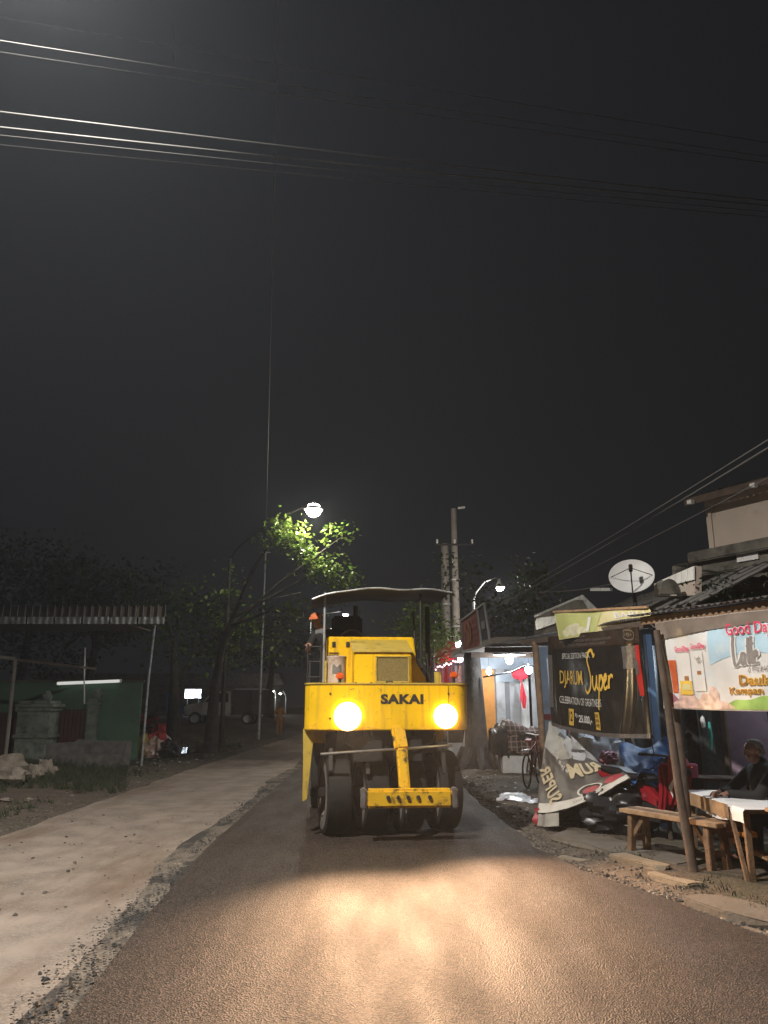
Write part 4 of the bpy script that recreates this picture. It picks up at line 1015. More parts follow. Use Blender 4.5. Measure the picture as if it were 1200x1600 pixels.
# bench
BN = thing('bench', 'rough plank bench in front of the snack stall', 'bench', S(-.15, .12, .05), SRZ)
zs = .44
for k in range(3):
    build('seat_plank', B().box((0, -.11 + .112 * k, zs + .004 * (k % 2)), (1.36 + .03 * (k - 1), .106, .045)), 'wood_light' if k != 1 else 'wood', BN, bevel=.006)
for sx in (-.56, .52):
    for sy in (-.12, .12):
        build('leg', B().beam((sx, sy, -.06), (sx * .96, sy * .8, zs - .02), .075, .065), 'wood', BN, bevel=.006)
    build('cross_rail', B().beam((sx, -.11, .16), (sx, .11, .16), .04, .06), 'wood', BN, bevel=.005)
    build('apron', B().beam((sx * .97, -.13, zs - .06), (sx * .97, .13, zs - .06), .04, .08), 'wood', BN, bevel=.005)
    for sy in (-.09,): build('brace', B().beam((sx * .97, sy, .18), (sx * .62, sy, zs - .03), .035, .05), 'wood', BN, bevel=.005)

# table with white cloth, and the man behind it
TA = thing('table', 'wooden table under a white cloth with shelf below, behind the bench', 'table', (3.42, 9.28, .05), R(-92))
TL, TD, TH = 1.62, .62, .64
build('table_top', B().box((TL / 2, TD / 2, TH - .02), (TL, TD, .04)), 'wood', TA, bevel=.005)
def cloth(u, v):
    a = u * (TL + .06) - .03; d = v * (TD + .20) - .16
    if d < 0: return Vector((a, -.006 - .012 * abs(math.sin(a * 14)), TH + .012 + d * (.95 - .15 * math.sin(a * 5))))
    return Vector((a, d, TH + .006 + .003 * nz(a * 6, d * 6)))
build('cloth', B().grid(cloth, 50, 20), 'white_cloth', TA, smooth=True, thick=.004)
build('tan_band', B().grid(lambda u, v: Vector((u * (TL - .28), -.022 - .006 * abs(math.sin(u * 20)), TH + .01 - .13 * v)), 30, 4), 'wood_light', TA, smooth=True, thick=.004)
for a in (.07, TL - .07):
    for d in (.05, TD - .05): build('leg', B().beam((a, d, -.06), (a, d, TH - .03), .055, .055), 'wood', TA, bevel=.005)
build('brace', B().beam((TL - .05, .0, -.02), (TL - .30, .0, TH - .06), .035, .045), 'wood', TA, bevel=.004)
build('shelf', B().box((TL * .45, .14, TH - .26), (TL * .8, .14, .045)), 'orange_wood', TA, bevel=.004)
build('lower_rail', B().box((TL * .6, .30, TH - .46), (TL * .7, .08, .05)), 'wood_light', TA, bevel=.004)
T2 = thing('side_table', 'bare wooden folding table beside the cloth-covered table', 'table', (3.50, 7.52, .05), R(-80))
build('table_top', B().box((.55, .30, .66), (1.1, .6, .035)), 'wood_light', T2, bevel=.005)
for a in (.05, 1.02):
    for s_ in (-1, 1): build('leg', B().beam((a, .30 - s_ * .28, 0), (a, .30 + s_ * .26, .645), .045, .03), 'wood', T2, bevel=.004)
    build('cross_rail', B().beam((a, .08, .30), (a, .52, .30), .03, .05), 'wood_dark', T2, bevel=.004)
single('food_parcel', B().ball(P(1140, 1312, 8.5), (.10, .08, .07), 12, 8, .35, 5), 'vinyl_peach', 'small pinkish parcel on the rail under the cloth-covered table', 'parcel', P(1140, 1316, 8.5), smooth=True)
bx = P(1079, 1204, 9.9)
single('pink_box', B().box((bx.x, bx.y, bx.z), (.17, .13, .16), (0, 0, R(-20))), 'pink', 'bright pink plastic box on the dark counter behind the post', 'box', (bx.x, bx.y, bx.z - .08), bevel=.012)
CT = thing('counter', 'low dark counter behind the cloth-covered table', 'counter', (bx.x + .25, bx.y + .15, .05), R(-20))
build('counter_top', B().box((0, 0, bx.z - .08 - .05 - .02), (1.1, .5, .036)), 'wood_dark', CT, bevel=.005)
for sx in (-.48, .48):
    for sy in (-.2, .2): build('leg', B().box((sx, sy, (bx.z - .17) / 2), (.05, .05, bx.z - .17)), 'wood_dark', CT, bevel=.004)
# seated man: faces the road, arms on the table
mb = Vector((4.18, 8.70, .46))
MN = thing('person', 'grey-haired man in a black jacket sitting at the cloth-covered table', 'person', mb, R(-82))   # local -y is towards the road
ch = Vector((0, -.10, .42)); hd = Vector((.0, -.20, .70))
yaw, pit = R(8), R(6)
body = [('c', (0, 0, .08), ch, .145, .15), ('b', ch + Vector((0, 0, .06)), (.21, .12, .10)), ('c', ch + Vector((0, -.02, .12)), hd + Vector((0, .03, -.08)), .06, .054)] + head_shapes(hd, yaw, pit)
arms = []
for sg in (-1, 1):
    sh = ch + Vector((sg * .19, -.01, .07)); el = Vector((sg * .27, -.36, .265)); wr = Vector((sg * .08, -.56, .275))
    arms += [('c', sh, el, .058, .046), ('c', el, wr, .044, .031)]
    body += [('c', sh, el, .05, .04), ('c', el, wr, .038, .028)] + hand_shapes(wr, (-sg * .35, -1, .02), (0, 0, 1), sg, .45)
for sg in (-1, 1):
    kn = Vector((sg * .14, -.42, .03)); ft = Vector((sg * .15, -.36, -.36)); body += [('c', (sg * .1, 0, .04), kn, .085, .06), ('c', kn, ft, .055, .04), ('c', ft + Vector((0, .04, -.02)), ft + Vector((0, -.16, -.03)), .038, .032)]
blob('body', body, 'skin_dark', MN, .0085)
blob('jacket', [('c', (0, 0, .02), ch, .165, .168), ('b', ch + Vector((0, 0, .055)), (.232, .138, .115)), ('c', ch + Vector((0, -.005, .12)), ch + Vector((0, -.03, .16)), .085, .075)] + [(k, a, c, r0 + .016, r1 + .014) for k, a, c, r0, r1 in arms], 'jacket', MN, .013)
blob('trousers', [('b', (0, 0, .03), (.19, .16, .10))] + [s for sg in (-1, 1) for s in (('c', (sg * .1, 0, .04), (sg * .14, -.42, .03), .10, .075), ('c', (sg * .14, -.42, .03), (sg * .15, -.36, -.34), .072, .055))], 'trousers', MN, .016)
f = face_frame(hd, yaw, pit)
blob('hair', [('b', f(0, .035, .035), (.085, .092, .088)), ('b', f(0, .03, .075), (.068, .085, .048)), ('b', f(-.06, .05, -.01), (.03, .05, .05)), ('b', f(.06, .05, -.01), (.03, .05, .05))], 'hair_grey', MN, .010, 2)
SL = thing('stool', 'plain wooden stool under the man in the black jacket', 'stool', (mb.x, mb.y, .06), R(-82))
build('seat', B().box((0, 0, .355), (.34, .32, .05)), 'wood_dark', SL, bevel=.008)
for sx in (-.13, .13):
    for sy in (-.12, .12): build('leg', B().beam((sx * 1.15, sy * 1.15, 0), (sx, sy, .34), .04, .04), 'wood_dark', SL, bevel=.004)

# ================================================================== BLACK BANNER STALL
KT = thing('roadside_stall', 'closed roadside stall with tin roof behind the black banner', 'stall', (3.3, 11.5, 0))
part(KT, 'post', B().tube([(2.86, 14.4, -.02), (2.84, 14.38, 1.4), (2.80, 14.4, 2.78)], .062, 10), 'wood', smooth=True)
part(KT, 'post', B().tube([(3.16, 8.5, -.02), (3.12, 8.5, 2.55)], .04, 10), 'wood_dark', smooth=True)
part(KT, 'eave_beam', B().beam((3.02, 8.72, 2.53), (2.78, 15.6, 2.84), .06, .09), 'wood_dark')
u2 = Vector((-.035, 1.0)).normalized(); v2 = Vector((1, .035)).normalized()
def tin2(i, n, L_, z0, z1, lv, rise):
    w = L_ / n
    def f_(a, c):
        t = (i + a * 1.04) / n; q = Vector((2.98, 8.6)) + u2 * (t * L_) + v2 * (c * lv)
        return Vector((q.x, q.y, lerp(z0, z1, t) + rise * c + .016 * math.sin(t * L_ / .076 * 6.283) + .02 * nz(i * 3 + a, c * 2, 2) + (.005 if i % 2 else 0)))
    return f_
for i in range(10): part(KT, 'roof_sheet', B().grid(tin2(i, 10, 8.6, 2.60, 2.99, 2.6, .35), 44, 4), 'rust_tin' if i < 5 else 'galv', smooth=True)
part(KT, 'side_board', B().box((3.12, 14.7, 1.35), (.42, .03, 2.7), (0, 0, R(-8))), 'blue_grey_board')
part(KT, 'board_rail', B().box((3.10, 14.66, 1.42), (.40, .03, .10), (0, 0, R(-8))), 'red_dark')
part(KT, 'door_strip', B().box((3.33, 14.2, 1.35), (.10, .05, 2.6)), 'red_dark')
part(KT, 'back_wall', B().box((5.0, 11.6, 1.4), (.05, 5.6, 2.8)), 'curtain')
part(KT, 'corner_post', B().beam((3.72, 10.9, 0), (3.70, 10.9, 2.6), .09, .09), 'blue_post', bevel=.006)
part(KT, 'corner_post', B().beam((3.92, 10.95, 0), (3.90, 10.95, 2.6), .05, .05), 'blue_post', bevel=.004)
# black banner
BL = 5.0
DB = thing('cigarette_banner', 'glossy black cigarette banner with gold lettering under the tin roof', 'banner', (3.0, 11.2, 1.4))
def bb(u, v):            # metres along the banner from its far end, and up from its lower edge
    t = u / BL; y = lerp(13.0, 8.72, t); x = lerp(2.83, 2.985, t)
    lo = lerp(1.31, 1.285, t) - .06 * math.sin(math.pi * t); hi = lerp(2.74, 2.50, t)
    s = v / 1.2
    w = .018 * math.sin(u * 2.1 + v * 3) + .012 * nz(u * 1.6, v * 2.5, 7)
    # diagonal tension folds from the upper near corner
    d = (u - 4.55) + (1.15 - v) * .42; w += .045 * math.exp(-(d / .085) ** 2) - .03 * math.exp(-((d - .20) / .1) ** 2)
    d2 = (u - .35) - (1.15 - v) * .35; w += .03 * math.exp(-(d2 / .07) ** 2)
    d3 = (u - 4.9); w += .03 * math.exp(-(d3 / .06) ** 2) * (1 - s)
    return Vector((x - .09 - w, y, lerp(lo, hi, s)))
part(DB, 'sheet', B().grid(bb, 120, 30, 0, BL, 0, 1.2), 'vinyl_black', smooth=True)
b1 = lift(bb, .005); b2 = lift(bb, .009); b3 = lift(bb, .013)
part(DB, 'hem', patch(b1, .0, BL, 0, .045, 60, 3), 'vinyl_grey', smooth=True)
part(DB, 'top_band', patch(b1, .02, BL - .02, 1.02, 1.19, 60, 5), 'vinyl_brown', smooth=True)
part(DB, 'red_print', B().grid(lambda u, v: b1(lerp(4.62 + .12 * (1 - v), 4.94, u), lerp(.45, 1.0, v)), 10, 16), 'vinyl_red', smooth=True)
part(DB, 'grey_print', B().grid(lambda u, v: b1(lerp(4.15, 4.60 + .1 * v, u) - .25 * (1 - v) * 0, lerp(.75, 1.0, v)), 12, 8), 'vinyl_grey', smooth=True)
part(DB, 'grey_print', B().grid(lambda u, v: b2(4.74 + .13 * math.cos(u * 6.283) * v, .76 + .09 * math.sin(u * 6.283) * v), 20, 3), 'vinyl_grey', smooth=True)
part(DB, 'grey_print', B().grid(lambda u, v: b1(lerp(.03, .30, u), lerp(.25, .95, v)), 8, 12), 'vinyl_grey', smooth=True)
b = B()
for k in range(2): write(b2, 'PERINGATAN KARENA MEROKOK SAYA TERKENA KANKER', 2.3, 1.13 - .05 * k - .02, 2.9 - .5 * k, .030, b=b)
write(b2, 'PERINGATAN', 2.3, 1.155, .5, .022, b=b)
part(DB, 'warning_lettering', b, 'print_dim')
part(DB, 'edition_lettering', write(b3, 'SPECIAL EDITION PACK', 1.9, .93, 1.75, .070, bold=.0), 'print_white')
part(DB, 'brand_lettering', write(b3, 'DJARUM', 1.52, .635, 1.45, .225, bold=.005, space=.95), 'print_gold')
def q(pts, u0=2.42, v0=.50, su=1.0, sv=.62): return [(u0 + x * su, v0 + y * sv) for x, y in pts]
part(DB, 'script_lettering', strokes(b3, [
    q([(.50, .66), (.42, .78), (.28, .74), (.22, .58), (.30, .42), (.36, .22), (.26, .04), (.08, -.02), (-.02, .08)]), q([(.50, .66), (.56, .70)]),
    q([(.46, .30), (.45, .12), (.54, .04), (.64, .18), (.66, .30), (.66, .10), (.72, .05)]),
    q([(.80, .32), (.74, -.02), (.66, -.32)]), q([(.78, .18), (.88, .30), (.94, .16), (.84, .04), (.76, .10)]),
    q([(.98, .16), (1.08, .24), (1.06, .32), (.99, .22), (1.02, .06), (1.14, .10)]), q([(1.18, .30), (1.18, .06)]), q([(1.18, .20), (1.26, .30), (1.33, .27)])], .06), 'print_gold')
part(DB, 'slogan_lettering', write(b3, 'CELEBRATION OF GREATNESS', 2.0, .375, 2.45, .088, bold=.0), 'print_white')
part(DB, 'price_tag', patch(b2, 1.27, 1.55, .075, .275, 6, 5), 'print_gold', smooth=True)
part(DB, 'price_tag', patch(b2, 2.80, 3.05, .07, .27, 6, 5), 'print_gold', smooth=True)
part(DB, 'tag_lettering', write(b3, '12', 1.41, .185, .18, .12, bold=.03), 'vinyl_black')
part(DB, 'price_lettering', write(b3, '25.000,-', 2.22, .165, .80, .105, bold=.03, b=write(b3, 'Rp', 1.70, .20, .14, .055)), 'print_white')
b = B()
for k in range(3): write(b3, 'KRETEK', 2.92, .23 - .055 * k, .19, .035, b=b)
part(DB, 'tag_lettering', b, 'vinyl_black')
part(DB, 'round_mark', strokes(b3, [[(4.62 + .10 * math.cos(a / 12 * 6.283), 1.12 + .055 * math.sin(a / 12 * 6.283)) for a in range(13)]], .018, write(b3, '18+', 4.62, 1.12, .11, .04)), 'print_dim')
# straw-coloured banner on the roof
SB2 = thing('rooftop_banner', 'straw yellow drink banner propped on the tin roof', 'banner', (3.1, 10.8, 2.75))
c00, c10, c01, c11 = P(876, 1000, 11.8), P(1027, 975, 9.0), P(868, 958, 12.0), P(1016, 951, 9.3)
def sb(u, v):
    p = c00.lerp(c10, u).lerp(c01.lerp(c11, u), v); p.x -= .02 + .012 * math.sin(u * 11) ; return p
part(SB2, 'sheet', B().grid(sb, 40, 8), 'vinyl_straw', smooth=True)
part(SB2, 'lime_print', B().grid(lambda u, v: lift(sb, .004)(lerp(.02, .42 + .15 * v, u), lerp(.04, .96, v)), 14, 6), 'vinyl_lime', smooth=True)
for cu_, cv_, ru_, rv_ in ((.20, .28, .07, .22), (.29, .22, .06, .16), (.12, .20, .05, .14), (.25, .42, .04, .12)):
    part(SB2, 'pale_print', B().grid(lambda u, v: lift(sb, .008)(cu_ + ru_ * v * math.cos(u * 6.283) * (1 + .2 * math.sin(u * 19)), cv_ + rv_ * v * math.sin(u * 6.283)), 18, 2), 'print_cream', smooth=True)
part(SB2, 'straw_print', strokes(lift(sb, .012), [[(.36, .15), (.39, .45), (.42, .75)]], .03), 'print_white')
part(SB2, 'lettering', write(lift(sb, .010), 'BARU', .82, .72, .26, .30, bold=.02, b=write(lift(sb, .010), 'MINUMAN SEGAR', .80, .25, .36, .14)), 'vinyl_pale')
part(SB2, 'batten', B().beam(c01 + Vector((-.03, 0, .02)), c11 + Vector((-.03, 0, .02)), .03, .03), 'wood_light')

# big dark tarp bunched over goods and pulled up to the post
TT = thing('dark_tarp', 'dark banner tarp with white band, pulled up to a post and draped over goods', 'tarp', (2.6, 11.2, .05))
CP = [[P(858, 1128, 13.6), P(866, 1128, 13.6), P(880, 1150, 13.4), P(905, 1178, 12.6)],
      [P(852, 1170, 13.2), P(880, 1180, 12.7), P(918, 1200, 11.7), P(948, 1200, 11.3)],
      [P(842, 1225, 12.2), P(875, 1235, 11.3), P(930, 1225, 10.7), P(975, 1200, 10.4)],
      [P(838, 1270, 11.2), P(868, 1278, 10.7), P(930, 1250, 10.2), P(986, 1216, 10.0)]]
def bez(p, t):
    a = (1 - t); return p[0] * a ** 3 + p[1] * 3 * a * a * t + p[2] * 3 * a * t * t + p[3] * t ** 3
def tp(u, v):
    p = bez([bez(r_, u) for r_ in CP], v)
    w = .05 * math.sin(u * 15 + v * 3) * (1 - v) + .035 * nz(u * 5, v * 5, 2) + .015 * nz(u * 14, v * 14, 5)
    return p + Vector((-.55, -.8, .25)) * w
# work in hanging coordinates: s across 0..1, t down 0..1, then a fringe that falls to the ground
part(TT, 'sheet', B().grid(tp, 60, 50), 'tarp_dark', smooth=True)
part(TT, 'pale_reverse', B().grid(lambda u, v: lift(tp, .006)(lerp(.02, 1.0, u), lerp(.0, .30 + .10 * math.sin(u * 5), v)), 30, 14), 'tarp_back', smooth=True)
def fringe(u, v):
    p = tp(lerp(.0, 1, u), 1.0); g_ = .10 + .30 * (u) ** .7 * (1 - .2 * u)
    d = lerp(.20, .10, u)
    return p + Vector((-.06 * v, -.10 * v + .03 * math.sin(u * 20) * v, -v * d))
part(TT, 'white_band', B().grid(lambda u, v: lift(tp, .012)(lerp(.03, .99, u), lerp(.90 - .03 * u, .999, v)), 40, 5), 'tarp_white', smooth=True)
part(TT, 'lower_fold', B().grid(lambda u, v: tp(lerp(.03, .30, u), 1.0) + Vector((.03 * math.sin(u * 9) - .04 * v, -.03 - .06 * v - .10 * u * v, -v * (tp(.03, 1).z - .06 - .0 * u))), 16, 8), 'tarp_back', smooth=True)
part(TT, 'red_corner', B().grid(lambda u, v: tp(lerp(.0, .03, u), 1.0) + Vector((-.03 + .05 * u + .03 * math.sin(v * 7), .05 - .05 * v, .06 - v * .22)), 4, 8), 'tarp_red', smooth=True)
part(TT, 'tarp_lettering', write(lift(tp, .016), 'RUM', .66, .50, .46, .19, bold=.04, rot=math.pi - .20), 'tarp_gold')
part(TT, 'tarp_lettering', write(lift(tp, .016), 'SUPER', .17, .70, .44, .17, bold=.03, rot=math.pi + 1.0), 'tarp_gold')
part(TT, 'tarp_lettering', write(lift(tp, .016), '# Jadi Raja', .30, .44, .34, .06, bold=.01, rot=math.pi + .7), 'tarp_white')
part(TT, 'band_lettering', write(lift(tp, .018), 'JAKARTA 2023', .62, .945, .30, .035, rot=math.pi), 'print_grey')
part(TT, 'emblem', strokes(lift(tp, .016), [[(.64 + .12 * math.cos(a / 14 * 6.283), .83 + .07 * math.sin(a / 14 * 6.283)) for a in range(15)]], .022), 'tarp_white')
part(TT, 'emblem_fill', B().grid(lambda u, v: lift(tp, .014)(.65 + .085 * v * math.cos(u * 6.283), .84 + .045 * v * math.sin(u * 6.283)), 16, 2), 'tarp_red')
part(TT, 'emblem_fill', B().grid(lambda u, v: lift(tp, .014)(.88 + .09 * v * math.cos(u * 6.283), .82 + .07 * v * math.sin(u * 6.283)), 16, 2), 'tarp_red')

# goods in the heap
def sack(label, c, r, m_, seed, jit=.35, cat='sack'):
    c = Vector(c); single('sack', B().ball(c, r, 44, 30, jit, seed, .38), m_, label, cat, (c.x, c.y, c.z - r[2]), smooth=True)
sack('bulging grey plastic sack leaning behind the dark tarp', P(930, 1170, 12.2), (.34, .3, .42), 'grey_board', 3)
sack('black bundle at the foot of the dark tarp', P(905, 1278, 11.3) + Vector((.1, 0, 0)), (.42, .40, .26), 'plastic_black', 5)
sack('black bundle beside the motorbike wheel', P(968, 1270, 10.45), (.42, .32, .28), 'plastic_black', 8)
sack('blue plastic bag stuffed beside the red motorbike', P(1010, 1210, 10.8), (.20, .16, .17), 'blue_tarp', 9)
sack('white and red plastic bag at the edge of the dark tarp', P(985, 1212, 10.85), (.11, .1, .16), 'plastic_white', 12)
sack('small reddish bundle beside the grey sack', P(952, 1185, 11.6), (.11, .1, .09), 'vinyl_purple', 14)
def blue(u, v):
    p = P(965, 1168, 11.4).lerp(P(1052, 1158, 10.4), u).lerp(P(985, 1222, 10.1).lerp(P(1030, 1190, 9.95), u), v)
    return p + Vector((-.3, -.3, 1)) * (.05 * math.sin(u * 9 + v * 4) + .05 * nz(u * 4, v * 4, 3))
single('blue_tarp', B().grid(blue, 26, 14), 'blue_tarp', 'crumpled blue tarp thrown over the back of the red motorbike', 'tarp', P(1010, 1190, 10.9), smooth=True)
def chair_back(): 
    t = thing('plastic_chair', 'grey plastic chair standing behind the heap of sacks', 'chair', (P(960, 1160, 12.3).x, 12.3, .05), R(200))
    build('seat', B().box((0, 0, .42), (.42, .42, .03)), 'grey_board', t, bevel=.01)
    build('backrest', B().tube([(-.19, .2, .42), (-.19, .25, .9), (-.1, .27, 1.22), (.1, .27, 1.22), (.19, .25, .9), (.19, .2, .42)], .022, 8), 'grey_board', t, smooth=True)
    for sx in (-.18, .18):
        for sy in (-.18, .18): build('leg', B().beam((sx * 1.1, sy * 1.1, 0), (sx, sy, .42), .04, .04), 'grey_board', t)
chair_back()

# ---- motorbike (local +x is forward)
def motorbike(label, loc, rz, body_m, group=None):
    t = thing('motorbike', label, 'motorbike', loc, rz, group)
    for x in (.62, -.60):
        w_ = build('wheel', B().lathe([(.235, -.03), (.26, -.045), (.285, -.03), (.29, 0), (.285, .03), (.26, .045), (.235, .03)], 28, axis='y', c=(x, 0, .29)), 'rubber', t, smooth=True)
        rm = B().lathe([(.215, -.03), (.24, -.035), (.24, .035), (.215, .03)], 28, axis='y', c=(x, 0, .29)).lathe([(0, -.05), (.05, -.05), (.05, .05), (0, .05)], 12, axis='y', c=(x, 0, .29))
        for k in range(6):
            a = k / 6 * 6.283; rm.beam((x, 0, .29), (x + .225 * math.cos(a), 0, .29 + .225 * math.sin(a)), .03, .02, (0, 1, 0))
        build('rim', rm, 'steel', w_, smooth=True)
    fk = B()
    for sy in (-.065, .065): fk.tube([(.62, sy, .29), (.42, sy, .84)], .02, 8)
    build('fork', fk, 'steel', t, smooth=True)
    build('front_fender', B().grid(lambda u, v: Vector((.62 + .315 * math.cos(lerp(.1, 2.3, u)), lerp(-.06, .06, v), .29 + .315 * math.sin(lerp(.1, 2.3, u)))), 14, 4), body_m, t, smooth=True, thick=.006)
    fa = build('front_fairing', B().prism([(.50, .98), (.58, .84), (.54, .62), (.44, .40), (.34, .36), (.36, .62), (.38, .9), (.42, 1.0)], -.13, .13), body_m, t, bevel=.035, smooth=True)
    build('headlight', B().ball((.555, 0, .80), (.05, .085, .06), 14, 10), 'car_glass', fa, smooth=True)
    build('stripe', B().add([(.545, -.133, .80), (.40, -.134, .62), (.46, -.134, .50), (.46, -.134, .60)], [(0, 1, 2, 3)]).add([(.545, .133, .80), (.40, .134, .62), (.46, .134, .50), (.46, .134, .60)], [(0, 1, 2, 3)]), 'white_paint', fa)
    build('leg_shield', B().prism([(.36, .90), (.40, .60), (.34, .30), (.22, .28), (.28, .55), (.30, .88)], -.20, .20), body_m, t, bevel=.03, smooth=True)
    build('side_panel', B().prism([(.05, .58), (-.80, .76), (-.84, .68), (-.35, .42), (.0, .40), (.2, .34), (.22, .46)], -.12, .12), body_m, t, bevel=.03, smooth=True)
    build('engine', B().box((.0, 0, .30), (.42, .22, .22)).tube([(.10, .13, .26), (-.3, .15, .24), (-.75, .16, .32)], [.03, .035, .05], 10), 'black_metal', t, bevel=.02)
    build('seat', B().prism([(.08, .66), (.02, .74), (-.3, .74), (-.42, .79), (-.78, .80), (-.80, .74), (-.3, .64)], -.13, .13), 'plastic_black', t, bevel=.03, smooth=True)
    hb = build('handlebar', B().tube([(.28, -.36, 1.0), (.36, -.22, .99), (.42, 0, .96), (.36, .22, .99), (.28, .36, 1.0)], .014, 8), 'black_metal', t, smooth=True)
    for sy in (-1, 1):
        build('mirror', B().tube([(.34, sy * .26, 1.0), (.36, sy * .32, 1.18)], .006, 6).ball((.36, sy * .34, 1.21), (.02, .065, .045), 10, 8), 'black_metal', t, smooth=True)
        build('grip', B().tube([(.29, sy * .33, 1.0), (.24, sy * .42, 1.0)], .019, 8), 'rubber', hb)
        build('indicator', B().ball((.52, sy * .14, .84), (.03, .03, .025), 8, 6), 'orange_lens', t, smooth=True)
    build('tail_light', B().box((-.83, 0, .70), (.04, .12, .06)), 'red_plastic', t, bevel=.01)
    build('stand', B().tube([(-.1, .12, .22), (-.15, .24, .0)], .012, 6), 'steel', t)
    return t
mg = P(1040, 1265, 9.75)
MB = motorbike('red motorbike with white stripe parked between tarp heap and bench', (mg.x - .02, 10.15, .06), R(-62), 'red_plastic')
# bicycle by the post
def bicycle(label, loc, rz):
    t = thing('bicycle', label, 'bicycle', loc, rz)
    for x in (.5, -.5):
        w_ = build('wheel', B().lathe([(.295, -.012), (.31, -.018), (.325, 0), (.31, .018), (.295, .012)], 28, axis='y', c=(x, 0, .325)), 'rubber', t, smooth=True)
        sp_ = B()
        for k in range(12):
            a = k / 12 * 6.283; sp_.beam((x, 0, .325), (x + .3 * math.cos(a), 0, .325 + .3 * math.sin(a)), .004, .004, (0, 1, 0))
        build('spokes', sp_, 'steel', w_)
    fr_ = B()
    for a, c in (((-.5, 0, .325), (-.05, 0, .30)), ((-.5, 0, .325), (-.18, 0, .78)), ((-.05, 0, .30), (-.20, 0, .85)), ((-.05, 0, .30), (.36, 0, .80)), ((-.16, 0, .70), (.36, 0, .82)), ((.34, 0, .95), (.5, 0, .325))): fr_.tube([a, c], .016, 8)
    build('frame', fr_, 'red_dark', t, smooth=True)
    build('saddle', B().prism([(-.36, .90), (-.34, .86), (-.08, .88), (-.06, .91), (-.2, .93)], -.07, .07), 'red_dark', t, bevel=.02)
    build('handlebar', B().tube([(.22, -.28, .98), (.34, -.2, 1.02), (.34, 0, .98), (.34, .2, 1.02), (.22, .28, .98)], .012, 8), 'steel', t, smooth=True)
    build('carrier', B().box((-.5, 0, .72), (.38, .14, .02)), 'white_paint', t, bevel=.004)
    build('crank', B().lathe([(.0, -.01), (.09, -.01), (.09, .01), (0, .01)], 16, axis='y', c=(-.05, -.04, .30)).beam((-.05, -.07, .30), (.08, -.07, .20), .02, .02), 'steel', t)
bicycle('old bicycle with red saddle leaning by the stall post', (P(836, 1200, 16.2).x, 16.4, .04), R(65))

# bulbs inside the two stalls
def bulb(label, c, power, col=(.86, .93, 1), cord=.35, r=.045, lens='bulb'):
    c = Vector(c); t = thing('light_bulb', label, 'light bulb', c)
    build('glass', B().ball((0, 0, 0), (r, r, r * 1.25), 14, 10), lens, t, smooth=True)
    build('socket', B().tube([(0, 0, r * 1.1), (0, 0, r * 1.1 + .06)], .02, 8), 'white_paint', t)
    build('cord', B().tube([(0, 0, r + .06), (0, 0, r + cord)], .005, 6), 'wire', t)
    lamp('POINT', t, (0, 0, -r * 1.25 - .03), power, col, size=.04)
bulb('bare bulb hanging inside the snack stall behind the coffee banner', S(-.1, 2.05, 2.40), LIGHT['shop'] * .30)
bulb('bare bulb hanging behind the glossy black cigarette banner', (3.75, 11.9, 2.35), LIGHT['shop'] * .45, (.75, .88, 1))

# ================================================================== LIT SHOP BEHIND THE TREE
SH = thing('lit_shop', 'small open shop with striped board front under a lit awning', 'shop', (3.6, 22.5, 0))
WY = 23.4
def board(px0, px1, m_, y=WY, y0=1046, y1=1165):
    a = P(px0, y1, y); c = P(px1, y0, y)
    part(SH, 'board', B().box(((a.x + c.x) / 2, y, (c.z + 0) / 2), (abs(c.x - a.x) - .012, .04, c.z)), m_, bevel=.006)
for px0, px1, m_ in ((752, 772, 'orange_wood'), (773, 778, 'grey_board_dark'), (778, 788, 'grey_board'), (788, 799, 'grey_board_dark'), (799, 812, 'grey_board'), (812, 815, 'grey_board_dark'), (815, 829, 'white_paint'), (829, 842, 'grey_board'), (842, 856, 'white_paint'), (856, 880, 'grey_board')):
    board(px0, px1, m_, WY + (.05 if 'dark' in m_ else 0))
a = P(735, 1100, WY + .1); part(SH, 'inner_wall', B().box((a.x + 2.2, WY + .12, 1.5), (4.6, .04, 3.0)), 'blue_grey_board')
part(SH, 'glass_band', B().box(((P(775, 1060, WY).x + P(815, 1060, WY).x) / 2, WY - .05, P(795, 1058, WY).z), (.8, .03, .28)), 'blue_grey_board', bevel=.004)
# concrete slab awning over the front
sl0, sl1 = Vector((1.98, 21.2, 0)), Vector((2.50, 17.4, 0))
part(SH, 'awning_slab', B().add([(1.98, 21.2, 2.97), (2.50, 17.4, 2.97), (5.2, 17.4, 3.0), (5.2, 23.5, 3.0), (2.0, 23.5, 3.0), (1.98, 21.2, 3.11), (2.50, 17.4, 3.11), (5.2, 17.4, 3.14), (5.2, 23.5, 3.14), (2.0, 23.5, 3.14)],
     [(4, 3, 2, 1, 0), (5, 6, 7, 8, 9), (0, 1, 6, 5), (1, 2, 7, 6), (2, 3, 8, 7), (3, 4, 9, 8), (4, 0, 5, 9)]), 'concrete_pole', bevel=.01)
part(SH, 'awning_beam', B().beam((2.40, 18.6, 2.90), (5.0, 18.2, 2.90), .08, .12), 'wood_dark')
part(SH, 'awning_beam', B().beam((2.3, 20.6, 2.90), (5.0, 20.6, 2.90), .08, .12), 'wood_dark')
part(SH, 'post', B().tube([(4.9, 18.4, 0), (4.9, 18.4, 2.95)], .06, 10), 'wood_dark', smooth=True)
bulb('bright bulb under the awning of the lit shop', P(796, 1030, 20.2), LIGHT['shop'] * 1.1, (.90, .96, 1), .22, .10)
bulb('small round bulb above the orange board of the lit shop', P(764, 1049, 22.4), LIGHT['shop'] * .35, (1, .97, .92), .3, .075)
bulb('bulb with pale glow above the white boards of the lit shop', P(826, 1046, 21.8), LIGHT['shop'] * .5, (.90, .96, 1), .3, .10)
LS = P(796, 1026, 20.2)
